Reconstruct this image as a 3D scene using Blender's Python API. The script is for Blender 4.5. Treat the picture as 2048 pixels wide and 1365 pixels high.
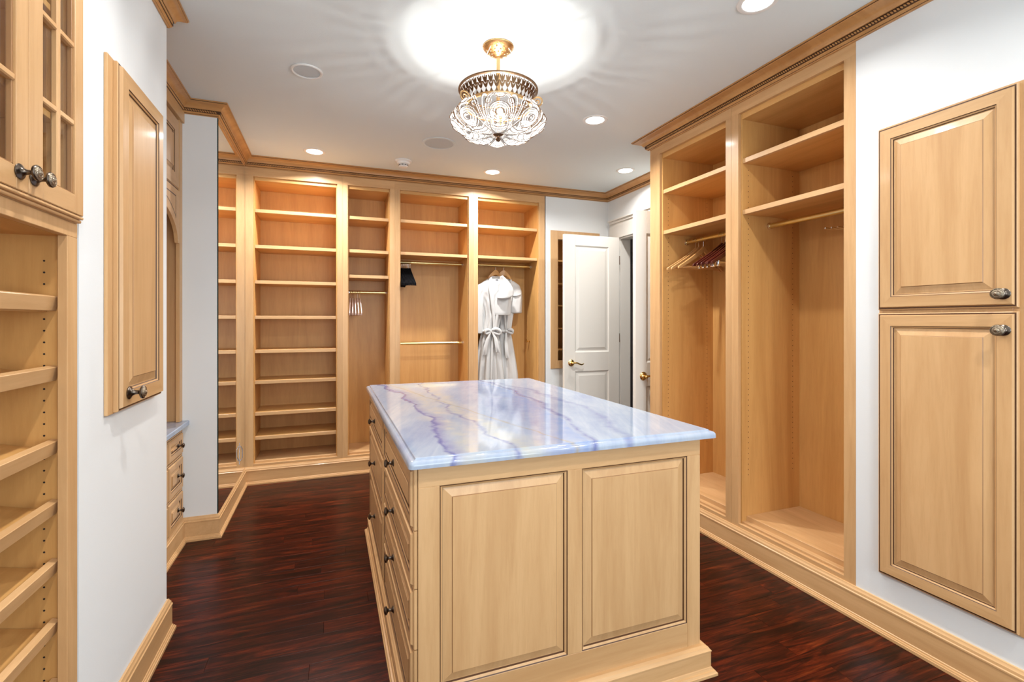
import bpy, bmesh, math, random
from math import sin, cos, pi, radians, atan2, sqrt
from mathutils import Vector, Matrix
random.seed(7)
for o in list(bpy.data.objects): bpy.data.objects.remove(o)
SC = bpy.context.scene
COL = SC.collection
H = 1.37; CZ = 2.743
# ------------------------------------------------------------------ camera
cd = bpy.data.cameras.new('camera'); cam = bpy.data.objects.new('camera', cd); COL.objects.link(cam)
cd.sensor_width = 36; cd.lens = 972/2048*36; cd.shift_y = -39.5/2048; cd.clip_start = .05
cam.location = (0, 0, H); cam.rotation_euler = (pi/2, 0, -math.atan2(364, 972))
SC.camera = cam
# ------------------------------------------------------------------ world, exposure
w = bpy.data.worlds.new('world'); SC.world = w; w.use_nodes = True
w.node_tree.nodes['Background'].inputs[0].default_value = (.75, .87, 1, 1)
w.node_tree.nodes['Background'].inputs[1].default_value = 1.0
vs = SC.view_settings; vs.view_transform = 'Standard'; vs.look = 'None'; vs.gamma = 1; vs.use_curve_mapping = False
vs.exposure = 0.12
CHAND_W = 4.6; ASSUMED_WINDOW_W = 66
# cool fill light added as daylight from an assumed, unseen window behind the camera
la = bpy.data.lights.new('window_daylight', 'AREA'); la.shape = 'RECTANGLE'; la.size = 1.9; la.size_y = 1.5
la.energy = ASSUMED_WINDOW_W; la.color = (.84, .92, 1)
lo = bpy.data.objects.new('window_daylight', la); COL.objects.link(lo); lo.location = (.95, -1.78, 1.5); lo.rotation_euler = (pi/2, 0, 0)
LIGHTS = [(-.117, 4.235), (1.398, 4.243), (2.516, 3.776), (1.691, 2.903), (1.72, 1.583)]
EXTRA = [(-.1, 1.60), (-.1, .3), (1.72, .25), (.8, -.9)]  # all unseen: first assumed over the left wall, the rest added for fill
POWER = [25, 25, 9, 22, 8.5, 10, 14, 12, 11]
def downlight(x, y, watts):
    l = bpy.data.lights.new('downlight', 'AREA'); l.shape = 'DISK'; l.size = .075; l.energy = watts; l.color = (1, .97, .935); l.spread = radians(150)
    o = bpy.data.objects.new('downlight_lamp', l); COL.objects.link(o); o.location = (x, y, CZ-.012)
for (x, y), pw in zip(LIGHTS+EXTRA, POWER): downlight(x, y, pw)

# ------------------------------------------------------------------ materials
def newmat(n):
    m = bpy.data.materials.new(n); m.use_nodes = True
    return m, m.node_tree, m.node_tree.nodes['Principled BSDF']
def flat(n, c, rough=.5, metal=0, spec=.5, coat=0, bump=0, bscale=200, emis=None, es=0):
    m, t, p = newmat(n)
    p.inputs['Base Color'].default_value = (*c, 1); p.inputs['Roughness'].default_value = rough
    p.inputs['Metallic'].default_value = metal; p.inputs['Specular IOR Level'].default_value = spec
    p.inputs['Coat Weight'].default_value = coat
    if emis: p.inputs['Emission Color'].default_value = (*emis, 1); p.inputs['Emission Strength'].default_value = es
    tc = t.nodes.new('ShaderNodeTexCoord'); nz = t.nodes.new('ShaderNodeTexNoise'); nz.inputs['Scale'].default_value = bscale
    t.links.new(tc.outputs['Object'], nz.inputs['Vector'])
    if bump:
        b = t.nodes.new('ShaderNodeBump'); b.inputs['Strength'].default_value = bump; b.inputs['Distance'].default_value = .002
        t.links.new(nz.outputs['Fac'], b.inputs['Height']); t.links.new(b.outputs['Normal'], p.inputs['Normal'])
    return m
def wood(n, c1, c2, c3, axis='z', rough=.42, vary=.07, big=1.0, coat=.06):
    m, t, p = newmat(n); N = t.nodes; L = t.links
    tc = N.new('ShaderNodeTexCoord'); oi = N.new('ShaderNodeObjectInfo')
    mp = N.new('ShaderNodeMapping'); s = {'x': (1.1, 14, 14), 'y': (14, 1.1, 14), 'z': (14, 14, 1.1)}[axis]
    mp.inputs['Scale'].default_value = s
    L.new(tc.outputs['Object'], mp.inputs['Vector'])
    add = N.new('ShaderNodeVectorMath'); add.operation = 'ADD'
    mul = N.new('ShaderNodeVectorMath'); mul.operation = 'SCALE'; mul.inputs['Scale'].default_value = 37
    cmb = N.new('ShaderNodeCombineXYZ')
    for i in range(3): L.new(oi.outputs['Random'], cmb.inputs[i])
    L.new(cmb.outputs[0], mul.inputs[0]); L.new(mp.outputs[0], add.inputs[0]); L.new(mul.outputs[0], add.inputs[1])
    n1 = N.new('ShaderNodeTexNoise'); n1.inputs['Scale'].default_value = .42*big; n1.inputs['Detail'].default_value = 6; n1.inputs['Distortion'].default_value = 1.6; n1.inputs['Roughness'].default_value = .6
    n2 = N.new('ShaderNodeTexNoise'); n2.inputs['Scale'].default_value = 5; n2.inputs['Detail'].default_value = 6; n2.inputs['Roughness'].default_value = .7
    L.new(add.outputs[0], n1.inputs['Vector']); L.new(add.outputs[0], n2.inputs['Vector'])
    r = N.new('ShaderNodeValToRGB'); e = r.color_ramp.elements
    e[0].position = .40; e[0].color = (*c1, 1); e[1].position = .66; e[1].color = (*[v*.95 for v in c2], 1)
    L.new(n1.outputs['Fac'], r.inputs[0])
    mx = N.new('ShaderNodeMix'); mx.data_type = 'RGBA'; mx.blend_type = 'MIX'
    r2 = N.new('ShaderNodeValToRGB'); r2.color_ramp.elements[0].position = .45; r2.color_ramp.elements[1].position = .8
    r2.color_ramp.elements[1].color = (.42, .42, .42, 1)
    L.new(n2.outputs['Fac'], r2.inputs[0]); L.new(r2.outputs[0], mx.inputs['Factor'])
    L.new(r.outputs[0], mx.inputs[6]); mx.inputs[7].default_value = (*c3, 1)
    hs = N.new('ShaderNodeHueSaturation'); mr = N.new('ShaderNodeMapRange')
    mr.inputs['To Min'].default_value = 1-vary; mr.inputs['To Max'].default_value = 1+vary
    L.new(oi.outputs['Random'], mr.inputs['Value']); L.new(mr.outputs[0], hs.inputs['Value']); L.new(mx.outputs[2], hs.inputs['Color'])
    L.new(hs.outputs[0], p.inputs['Base Color'])
    p.inputs['Roughness'].default_value = rough; p.inputs['Coat Weight'].default_value = coat; p.inputs['Coat Roughness'].default_value = .12
    return m
A1, A2, A3 = (.650, .400, .190), (.580, .335, .147), (.480, .250, .094)
maple = wood('maple', A1, A2, A3); maple_x = wood('maple_x', A1, A2, A3, 'x'); maple_y = wood('maple_y', A1, A2, A3, 'y')
B1, B2, B3 = (.68, .380, .128), (.61, .320, .098), (.50, .24, .066)  # interior veneer; its deeper orange partly paints in light bounced between panels
inner = wood('maple_inside', B1, B2, B3, vary=.04, coat=.03, rough=.45); inner_x = wood('maple_inside_x', B1, B2, B3, 'x', vary=.04); inner_y = wood('maple_inside_y', B1, B2, B3, 'y', vary=.04)
C1, C2, C3 = (.57, .30, .110), (.50, .245, .080), (.38, .17, .05)
crown_m = wood('crown_wood', C1, C2, C3, 'x', vary=.02, rough=.3)
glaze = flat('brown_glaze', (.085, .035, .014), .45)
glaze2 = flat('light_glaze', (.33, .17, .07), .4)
P1, P2, P3 = (.075, .013, .004), (.024, .0038, .0016), (.006, .0014, .001)
def plank_mat():
    m, t, p = newmat('dark_plank'); N = t.nodes; L = t.links
    tc = N.new('ShaderNodeTexCoord'); oi = N.new('ShaderNodeObjectInfo')
    mul = N.new('ShaderNodeVectorMath'); mul.operation = 'SCALE'; mul.inputs['Scale'].default_value = 53
    cmb = N.new('ShaderNodeCombineXYZ'); L.new(oi.outputs['Random'], cmb.inputs[0]); L.new(oi.outputs['Random'], cmb.inputs[1]); L.new(cmb.outputs[0], mul.inputs[0])
    def nz(sc, s, det, dist, ro=.6):
        mp = N.new('ShaderNodeMapping'); mp.inputs['Scale'].default_value = sc; L.new(tc.outputs['Object'], mp.inputs['Vector'])
        ad = N.new('ShaderNodeVectorMath'); ad.operation = 'ADD'; L.new(mp.outputs[0], ad.inputs[0]); L.new(mul.outputs[0], ad.inputs[1])
        n = N.new('ShaderNodeTexNoise'); n.inputs['Scale'].default_value = s; n.inputs['Detail'].default_value = det; n.inputs['Distortion'].default_value = dist; n.inputs['Roughness'].default_value = ro
        L.new(ad.outputs[0], n.inputs['Vector']); return n.outputs['Fac']
    a = nz((3.2, 30, 1), 1.0, 7, 1.0, .68); b = nz((9, 150, 1), 1.0, 4, .3, .7)
    r = N.new('ShaderNodeValToRGB'); e = r.color_ramp.elements
    e[0].position = .33; e[0].color = (.006, .0016, .0012, 1); e[1].position = .72; e[1].color = (.165, .030, .0065, 1)
    q = e.new(.46); q.color = (.030, .0038, .0017, 1); q = e.new(.58); q.color = (.085, .0098, .0026, 1)
    L.new(a, r.inputs[0])
    r2 = N.new('ShaderNodeValToRGB'); r2.color_ramp.elements[0].position = .35; r2.color_ramp.elements[0].color = (.45, .45, .45, 1); r2.color_ramp.elements[1].position = .65; r2.color_ramp.elements[1].color = (1.15, 1.15, 1.15, 1)
    L.new(b, r2.inputs[0])
    mx = N.new('ShaderNodeMix'); mx.data_type = 'RGBA'; mx.blend_type = 'MULTIPLY'; mx.inputs['Factor'].default_value = .9
    L.new(r.outputs[0], mx.inputs[6]); L.new(r2.outputs[0], mx.inputs[7])
    hs = N.new('ShaderNodeHueSaturation'); mr = N.new('ShaderNodeMapRange'); mr.inputs['To Min'].default_value = .72; mr.inputs['To Max'].default_value = 1.25
    L.new(oi.outputs['Random'], mr.inputs['Value']); L.new(mr.outputs[0], hs.inputs['Value']); L.new(mx.outputs[2], hs.inputs['Color']); L.new(hs.outputs[0], p.inputs['Base Color'])
    bp_ = N.new('ShaderNodeBump'); bp_.inputs['Strength'].default_value = .12; bp_.inputs['Distance'].default_value = .002; L.new(b, bp_.inputs['Height']); L.new(bp_.outputs['Normal'], p.inputs['Normal'])
    p.inputs['Roughness'].default_value = .30; p.inputs['Specular IOR Level'].default_value = .2
    return m
plank_m = plank_mat()
wall_m = flat('wall_paint', (.79, .82, .83), .7, bump=.15, bscale=500)
ceil_m = flat('ceiling_paint', (.73, .79, .80), .85, bump=.3, bscale=300)
door_m = flat('cream_paint', (.76, .735, .68), .35)
dark_m = flat('dark_gap', (.02, .012, .008), .8)
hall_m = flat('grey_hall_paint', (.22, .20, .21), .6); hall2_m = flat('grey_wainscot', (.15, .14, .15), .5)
brass = flat('polished_brass', (.83, .58, .22), .16, 1); brass_tube = flat('brass_tube', (.82, .68, .32), .28, 1)
gold = flat('gilt_metal', (.62, .40, .19), .35, 1, bump=.6, bscale=140)
bronze = flat('dark_bronze', (.20, .115, .06), .4, 1, bump=.5, bscale=160)
pewter = flat('antique_pewter', (.13, .105, .085), .28, 1)
pewter2 = flat('worn_pewter', (.33, .28, .21), .3, 1, bump=.9, bscale=420)
chrome = flat('chrome', (.85, .86, .88), .08, 1)
white_pl = flat('white_plastic', (.82, .82, .80), .4)
grill_m = flat('speaker_grille', (.60, .66, .69), .6, bump=.8, bscale=1500)
black_v = flat('black_velvet', (.006, .006, .008), .9, spec=.15)
pink_m = flat('pale_pink_satin', (.80, .64, .62), .35)
mahog = flat('mahogany_lacquer', (.075, .012, .008), .18, coat=.5)
hang_w = wood('hanger_wood', (.62, .35, .14), (.52, .27, .09), (.4, .19, .06), 'x', rough=.3)
terry = flat('white_terry', (.60, .60, .595), .95, spec=.05, bump=.5, bscale=330)
lamp_m = flat('lit_lens', (1, 1, 1), .5, emis=(1, .97, .92), es=9)
def bulb_mat():
    m, t, p = newmat('lit_bulb'); e = t.nodes.new('ShaderNodeEmission'); e.inputs[0].default_value = (1, .93, .83, 1); e.inputs[1].default_value = 12
    tr = t.nodes.new('ShaderNodeBsdfTransparent'); ad = t.nodes.new('ShaderNodeAddShader')
    t.links.new(e.outputs[0], ad.inputs[0]); t.links.new(tr.outputs[0], ad.inputs[1]); t.links.new(ad.outputs[0], t.nodes['Material Output'].inputs[0]); return m
bulb_m = bulb_mat()
tag_m = flat('care_label', (.2, .2, .22), .8)
def bead_mat():
    m, t, p = newmat('crystal_bead')
    p.inputs['Base Color'].default_value = (.93, .93, .92, 1); p.inputs['Roughness'].default_value = .12
    tr = t.nodes.new('ShaderNodeBsdfTranslucent'); tr.inputs[0].default_value = (.95, .95, .94, 1)
    mx = t.nodes.new('ShaderNodeMixShader'); mx.inputs[0].default_value = .5
    t.links.new(p.outputs[0], mx.inputs[1]); t.links.new(tr.outputs[0], mx.inputs[2])
    t.links.new(mx.outputs[0], t.nodes['Material Output'].inputs[0]); return m
bead_m = bead_mat()
def glass_mat():
    m, t, p = newmat('cabinet_glass')
    g = t.nodes.new('ShaderNodeBsdfGlossy'); g.inputs['Roughness'].default_value = .0
    tr = t.nodes.new('ShaderNodeBsdfTransparent'); tr.inputs[0].default_value = (.97, .975, .97, 1)
    lw = t.nodes.new('ShaderNodeLayerWeight'); lw.inputs[0].default_value = .5
    pw = t.nodes.new('ShaderNodeMath'); pw.operation = 'POWER'; pw.inputs[1].default_value = 4.5; t.links.new(lw.outputs['Facing'], pw.inputs[0])
    fr = t.nodes.new('ShaderNodeMath'); fr.operation = 'MULTIPLY_ADD'; fr.inputs[1].default_value = .8; fr.inputs[2].default_value = .035; t.links.new(pw.outputs[0], fr.inputs[0])
    mx = t.nodes.new('ShaderNodeMixShader'); t.links.new(fr.outputs[0], mx.inputs[0])
    t.links.new(tr.outputs[0], mx.inputs[1]); t.links.new(g.outputs[0], mx.inputs[2])
    t.links.new(mx.outputs[0], t.nodes['Material Output'].inputs[0]); return m
glass_m = glass_mat()
def mirror_mat():
    m, t, p = newmat('mirror_silver'); p.inputs['Base Color'].default_value = (.93, .935, .92, 1); p.inputs['Metallic'].default_value = 1; p.inputs['Roughness'].default_value = 0
    return m
mirror_m = mirror_mat()
mirror_edge = flat('mirror_edge', (.01, .03, .03), .2)
def marble_mat():
    m, t, p = newmat('blue_marble'); N = t.nodes; L = t.links
    tc = N.new('ShaderNodeTexCoord')
    def mapped(rot, scale):
        m1_ = N.new('ShaderNodeMapping'); m1_.inputs['Rotation'].default_value = (0, 0, radians(rot)); L.new(tc.outputs['Object'], m1_.inputs['Vector'])
        m2_ = N.new('ShaderNodeMapping'); m2_.inputs['Scale'].default_value = scale; L.new(m1_.outputs[0], m2_.inputs['Vector']); return m2_
    mp = mapped(14, (1.4, .5, 1))
    n0 = N.new('ShaderNodeTexNoise'); n0.inputs['Scale'].default_value = 2.6; n0.inputs['Detail'].default_value = 5
    L.new(mp.outputs[0], n0.inputs['Vector'])
    mixv = N.new('ShaderNodeMix'); mixv.data_type = 'RGBA'; mixv.blend_type = 'ADD'; mixv.inputs['Factor'].default_value = .32
    L.new(mp.outputs[0], mixv.inputs[6]); L.new(n0.outputs['Color'], mixv.inputs[7])
    # broad cloud of pale blue / white / violet
    n1 = N.new('ShaderNodeTexNoise'); n1.inputs['Scale'].default_value = 2.4; n1.inputs['Detail'].default_value = 8; n1.inputs['Roughness'].default_value = .62
    L.new(mixv.outputs[2], n1.inputs['Vector'])
    r1 = N.new('ShaderNodeValToRGB'); e = r1.color_ramp.elements
    e[0].position = .30; e[0].color = (.25, .30, .45, 1); e[1].position = .72; e[1].color = (.44, .47, .53, 1)
    a = e.new(.40); a.color = (.30, .36, .49, 1); a = e.new(.48); a.color = (.35, .41, .52, 1); a = e.new(.58); a.color = (.39, .45, .54, 1)
    L.new(n1.outputs['Fac'], r1.inputs[0])
    # fine streaks along the flow
    mp2 = mapped(22, (22, 2.4, 6))
    n3 = N.new('ShaderNodeTexNoise'); n3.inputs['Scale'].default_value = 1.6; n3.inputs['Detail'].default_value = 6; n3.inputs['Distortion'].default_value = .9
    L.new(mp2.outputs[0], n3.inputs['Vector'])
    r3 = N.new('ShaderNodeValToRGB'); r3.color_ramp.elements[0].position = .35; r3.color_ramp.elements[0].color = (.86, .89, .95, 1); r3.color_ramp.elements[1].position = .65; r3.color_ramp.elements[1].color = (1.02, 1.02, 1.01, 1)
    L.new(n3.outputs['Fac'], r3.inputs[0])
    m0 = N.new('ShaderNodeMix'); m0.data_type = 'RGBA'; m0.blend_type = 'MULTIPLY'; m0.inputs['Factor'].default_value = .8
    L.new(r1.outputs[0], m0.inputs[6]); L.new(r3.outputs[0], m0.inputs[7])
    # veins = thin band of |noise - .5|
    def vein(scale, width, col, prev, seed, amt):
        n = N.new('ShaderNodeTexNoise'); n.inputs['Scale'].default_value = scale; n.inputs['Detail'].default_value = 5; n.inputs['Distortion'].default_value = .6
        ad = N.new('ShaderNodeVectorMath'); ad.operation = 'ADD'; ad.inputs[1].default_value = (seed, seed*1.7, 0)
        L.new(mixv.outputs[2], ad.inputs[0]); L.new(ad.outputs[0], n.inputs['Vector'])
        s = N.new('ShaderNodeMath'); s.operation = 'SUBTRACT'; s.inputs[1].default_value = .5; L.new(n.outputs['Fac'], s.inputs[0])
        ab = N.new('ShaderNodeMath'); ab.operation = 'ABSOLUTE'; L.new(s.outputs[0], ab.inputs[0])
        mr = N.new('ShaderNodeMapRange'); mr.inputs['From Min'].default_value = 0; mr.inputs['From Max'].default_value = width
        mr.inputs['To Min'].default_value = amt; mr.inputs['To Max'].default_value = 0; L.new(ab.outputs[0], mr.inputs['Value'])
        m_ = N.new('ShaderNodeMix'); m_.data_type = 'RGBA'; L.new(mr.outputs[0], m_.inputs['Factor']); L.new(prev, m_.inputs[6]); m_.inputs[7].default_value = (*col, 1)
        return m_.outputs[2]
    sep = N.new('ShaderNodeSeparateXYZ'); L.new(tc.outputs['Object'], sep.inputs[0])
    def mth(op, a, b=None):
        n = N.new('ShaderNodeMath'); n.operation = op
        for k, v in ((0, a), (1, b)):
            if v is None: continue
            if isinstance(v, (int, float)): n.inputs[k].default_value = v
            else: L.new(v, n.inputs[k])
        return n.outputs[0]
    def noise(scale, seed, detail=5, rough=.55):
        ad = N.new('ShaderNodeVectorMath'); ad.operation = 'ADD'; ad.inputs[1].default_value = (seed, seed*1.7, 0); L.new(tc.outputs['Object'], ad.inputs[0])
        n = N.new('ShaderNodeTexNoise'); n.inputs['Scale'].default_value = scale; n.inputs['Detail'].default_value = detail; n.inputs['Roughness'].default_value = rough
        L.new(ad.outputs[0], n.inputs['Vector']); return n.outputs['Fac']
    def path_vein(prev, a, b, c, width, col, amt, wob=.16, seed=0, one_sided=0, y0=None, y1=None, soft=1.0):
        yy = sep.outputs[1]; cen = mth('ADD', mth('ADD', mth('MULTIPLY', mth('MULTIPLY', yy, yy), a), mth('MULTIPLY', yy, b)), c)
        wb = mth('MULTIPLY', mth('SUBTRACT', noise(4.0, seed, 7, .52), .5), wob*1.25)
        d = mth('SUBTRACT', mth('ADD', sep.outputs[0], wb), cen)
        ad_ = mth('ABSOLUTE', d) if not one_sided else mth('MAXIMUM', mth('MULTIPLY', d, one_sided), mth('MULTIPLY', d, -8*one_sided))
        wv = mth('MULTIPLY', mth('ADD', noise(4.5, seed+4, 3), .15), width*1.6)
        f = mth('SUBTRACT', 1.0, mth('DIVIDE', ad_, wv)); f = mth('MULTIPLY', mth('MINIMUM', mth('MAXIMUM', f, 0.0), 1.0), amt)
        if soft != 1.0: f = mth('POWER', f, soft)
        f = mth('MULTIPLY', f, mth('ADD', mth('MULTIPLY', noise(17, seed+9, 7), 2.2), -.35))
        f = mth('MINIMUM', f, 1.0)
        m_ = N.new('ShaderNodeMix'); m_.data_type = 'RGBA'; L.new(f, m_.inputs['Factor']); L.new(prev, m_.inputs[6]); m_.inputs[7].default_value = (*col, 1)
        return m_.outputs[2]
    DB = (.12, .14, .34); VI = (.20, .21, .40); CR = (.44, .45, .43); BR = (.34, .31, .25); PB = (.20, .28, .52)
    o = m0.outputs[2]
    o = path_vein(o, -.10, .55, .12, .20, VI, .55, .2, 3.3, 0, soft=1.4)      # broad violet field, middle
    o = path_vein(o, -.107, .601, .17, .14, PB, .8, .12, 5.1, -1)             # blue band with a hard right edge
    o = path_vein(o, -.107, .601, .205, .022, DB, .9, .10, 5.1)
    o = path_vein(o, .052, -.246, .87, .075, CR, 1.1, .16, 1.7, 0)            # pale cream drift
    o = path_vein(o, .052, -.246, .835, .014, DB, .8, .16, 1.7)
    o = path_vein(o, -.078, .343, .095, .085, CR, 1.0, .18, 7.2, 0)
    o = path_vein(o, -.078, .343, .03, .060, VI, .9, .16, 9.4, 1)
    o = path_vein(o, -.078, .343, .03, .014, DB, 1.1, .16, 9.4)
    o = path_vein(o, 0, -.233, 1.143, .010, BR, .9, .06, 2.9)
    o = path_vein(o, -.20, .95, .05, .03, DB, .6, .14, 11.3)
    L.new(o, p.inputs['Base Color']); p.inputs['Roughness'].default_value = .07
    return m
marble = marble_mat()

# ------------------------------------------------------------------ helpers
def link_mesh(name, me, parent=None):
    o = bpy.data.objects.new(name, me); COL.objects.link(o)
    if parent: o.parent = parent
    return o
class MB:
    def __init__(s): s.v = []; s.f = []; s.m = []
    def face(s, idx, m=0): s.f.append(idx); s.m.append(m)
    def quad(s, a, b, c, d, m=0):
        n = len(s.v); s.v += [a, b, c, d]; s.face((n, n+1, n+2, n+3), m)
    def box(s, x0, x1, y0, y1, z0, z1, m=0):
        n = len(s.v)
        s.v += [(x, y, z) for z in (z0, z1) for y in (y0, y1) for x in (x0, x1)]
        for f in ((0,2,3,1),(4,5,7,6),(0,1,5,4),(2,6,7,3),(0,4,6,2),(1,3,7,5)): s.face(tuple(n+i for i in f), m)
        return s
    def tube(s, pts, r, seg=8, m=0, closed=False):
        pts = [Vector(p) for p in pts]; n0 = len(s.v); K = len(pts)
        rr = r if isinstance(r, (list, tuple)) else [r]*K
        up = None
        for i, p in enumerate(pts):
            if closed: d = pts[(i+1) % K]-pts[i-1]
            else: d = pts[min(i+1, K-1)]-pts[max(i-1, 0)]
            d.normalize()
            if up is None: up = Vector((0, 0, 1)) if abs(d.z) < .9 else Vector((1, 0, 0))
            a = d.cross(up)
            if a.length < 1e-5: a = d.orthogonal()
            a.normalize(); b = d.cross(a).normalized(); up = -b if (-b).dot(up) > 0 else b
            for k in range(seg):
                t = 2*pi*k/seg; s.v.append(tuple(p+rr[i]*(a*cos(t)+b*sin(t))))
        for i in range(K if closed else K-1):
            j = (i+1) % K
            for k in range(seg):
                k2 = (k+1) % seg
                s.face((n0+i*seg+k, n0+i*seg+k2, n0+j*seg+k2, n0+j*seg+k), m)
        if not closed:
            s.face(tuple(n0+k for k in range(seg))[::-1], m); s.face(tuple(n0+(K-1)*seg+k for k in range(seg)), m)
        return s
    def lathe(s, prof, o, ax, seg=20, m=0, sx=1.0, mfun=None, cap=True):
        """prof list of (r, h) from o along axis ax; sx stretches one radial direction"""
        o = Vector(o); ax = Vector(ax).normalized()
        a = Vector((0, 0, 1)).cross(ax)
        a = Vector((1, 0, 0)) if a.length < 1e-4 else a.normalized()
        b = ax.cross(a); n0 = len(s.v)
        for r, h in prof:
            for k in range(seg):
                t = 2*pi*k/seg; s.v.append(tuple(o+ax*h+a*(r*sx*cos(t))+b*(r*sin(t))))
        for i in range(len(prof)-1):
            mm = mfun(i) if mfun else m
            for k in range(seg):
                k2 = (k+1) % seg; s.face((n0+i*seg+k, n0+i*seg+k2, n0+(i+1)*seg+k2, n0+(i+1)*seg+k), mm)
        if cap and prof[0][0] > 1e-4: s.face(tuple(n0+k for k in range(seg))[::-1], mfun(0) if mfun else m)
        if cap and prof[-1][0] > 1e-4: s.face(tuple(n0+(len(prof)-1)*seg+k for k in range(seg)), mfun(len(prof)-2) if mfun else m)
        return s
    def build(s, name, mats, parent=None, smooth=False, bevel=0, recalc=True, merge=False, angle=40):
        me = bpy.data.meshes.new(name); me.from_pydata([tuple(v) for v in s.v], [], s.f)
        if not isinstance(mats, (list, tuple)): mats = [mats]
        for m in mats: me.materials.append(m)
        for p, k in zip(me.polygons, s.m): p.material_index = k
        if recalc or merge:
            bm = bmesh.new(); bm.from_mesh(me)
            if merge: bmesh.ops.remove_doubles(bm, verts=bm.verts, dist=1e-5)
            if recalc: bmesh.ops.recalc_face_normals(bm, faces=bm.faces)
            bm.to_mesh(me); bm.free()
        if smooth:
            for p in me.polygons: p.use_smooth = True
            me.set_sharp_from_angle(angle=radians(angle))
        o = link_mesh(name, me, parent)
        if bevel:
            md = o.modifiers.new('bevel', 'BEVEL'); md.width = bevel; md.segments = 1; md.limit_method = 'ANGLE'; md.harden_normals = False
        return o
def thing(name, label, cat, group=None, loc=(0, 0, 0)):
    o = bpy.data.objects.new(name, None); COL.objects.link(o); o.location = loc; o.empty_display_size = .1
    o['label'] = label; o['category'] = cat
    if group: o['group'] = group
    return o
def struct(o): o['kind'] = 'structure'; return o
def stuff(o): o['kind'] = 'stuff'; return o
def lab(o, t): o['label'] = t; return o
# frames: map (a along, b into the cabinet, z) to world
class Fr:
    def __init__(s, kind, p): s.k = kind; s.p = p
    def pt(s, a, b, z):
        if s.k == 'far': return (a, s.p+b, z)       # face looks to -Y
        if s.k == 'right': return (s.p+b, a, z)     # face looks to -X
        if s.k == 'left': return (s.p-b, a, z)      # face looks to +X
    def box(s, mb, a0, a1, b0, b1, z0, z1, m=0):
        p = s.pt(a0, b0, z0); q = s.pt(a1, b1, z1)
        mb.box(min(p[0], q[0]), max(p[0], q[0]), min(p[1], q[1]), max(p[1], q[1]), min(p[2], q[2]), max(p[2], q[2]), m)
    @property
    def hz(s): return maple_x if s.k == 'far' else maple_y
    @property
    def hin(s): return inner_x if s.k == 'far' else inner_y
def relocate(root):
    """put the origin of a thing at its base: move the Empty and keep children where they are"""
    bpy.context.view_layer.update()
    lo_ = Vector((1e9,)*3); hi = Vector((-1e9,)*3)
    for c in root.children_recursive:
        if c.type == 'MESH':
            for v in c.bound_box:
                q = c.matrix_world @ Vector(v)
                for i in range(3): lo_[i] = min(lo_[i], q[i]); hi[i] = max(hi[i], q[i])
    base = Vector(((lo_.x+hi.x)/2, (lo_.y+hi.y)/2, lo_.z)); d = base-root.location
    root.location = base
    for c in root.children: c.location = c.location-d
def rings(mb, fr, a0, a1, z0, z1, rl, hv=(0, 1)):
    """nested rectangles; rl = [(inset, height, key)], key: 'w' wood (H on rails, V on stiles) or a material index"""
    idx = []
    for ins, h, key in rl:
        n = len(mb.v)
        for a, z in ((a0+ins, z0+ins), (a1-ins, z0+ins), (a1-ins, z1-ins), (a0+ins, z1-ins)): mb.v.append(fr.pt(a, -h, z))
        idx.append(n)
    for i in range(1, len(rl)):
        n, k = idx[i-1], idx[i]; key = rl[i][2]
        for e in range(4):
            e2 = (e+1) % 4
            m = (hv[1] if e in (0, 2) else hv[0]) if key == 'w' else key
            mb.face((n+e, n+e2, k+e2, k+e), m)
    n = idx[-1]; mb.face((n, n+1, n+2, n+3), 0 if rl[-1][2] == 'w' else rl[-1][2])
    n = idx[0]; mb.face((n, n+3, n+2, n+1), 0)
def raised_door(name, fr, a0, a1, z0, z1, parent, t=.02, rail=.055, bev=.03, base=0., outer=True, label=None, flatten=1.0):
    """frame-and-panel door; the raised panel is a child of the frame. base = how far the door back stands proud of the face"""
    mb = MB(); q = t*.45
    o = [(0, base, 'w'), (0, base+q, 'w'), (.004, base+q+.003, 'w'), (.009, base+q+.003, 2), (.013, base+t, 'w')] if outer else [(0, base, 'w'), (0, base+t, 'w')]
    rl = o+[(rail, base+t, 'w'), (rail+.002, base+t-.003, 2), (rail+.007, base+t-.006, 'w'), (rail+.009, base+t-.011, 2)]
    # ring only: close with a back plate
    rings(mb, fr, a0, a1, z0, z1, rl)
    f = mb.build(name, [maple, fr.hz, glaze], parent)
    pb = MB(); r2 = rail+.009
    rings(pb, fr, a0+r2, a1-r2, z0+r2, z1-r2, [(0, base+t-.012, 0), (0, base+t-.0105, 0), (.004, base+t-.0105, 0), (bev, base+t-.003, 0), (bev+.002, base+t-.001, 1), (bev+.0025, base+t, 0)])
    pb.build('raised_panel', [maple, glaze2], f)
    if label: f['label'] = label
    return f
def knob(fr, a, z, parent, base=0., s=1.0, fancy=False, name='knob'):
    mb = MB(); o = fr.pt(a, -base, z); ax = Vector(fr.pt(a, -1, z))-Vector(fr.pt(a, 0, z))
    if fancy:
        pr = [(.019, 0), (.020, .002), (.018, .004), (.013, .006), (.009, .010), (.0065, .016), (.006, .024), (.008, .027), (.014, .029), (.019, .032), (.020, .036), (.0185, .039), (.0165, .040), (.016, .0385), (.013, .040), (.012, .042), (.0085, .0425), (.008, .0415), (.005, .0445), (0, .046)]
        mb.lathe([(r*s, h*s) for r, h in pr], o, ax, 20, sx=1.12, mfun=lambda i: 1 if i >= 11 else 0)
    else:
        pr = [(.013, 0), (.013, .002), (.010, .004), (.006, .008), (.0048, .014), (.0055, .019), (.010, .022), (.0145, .025), (.015, .028), (.013, .031), (.008, .0335), (0, .0345)]
        mb.lathe([(r*s, h*s) for r, h in pr], o, ax, 16)
    return mb.build(name, [pewter, pewter2], parent, smooth=True)
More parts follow.
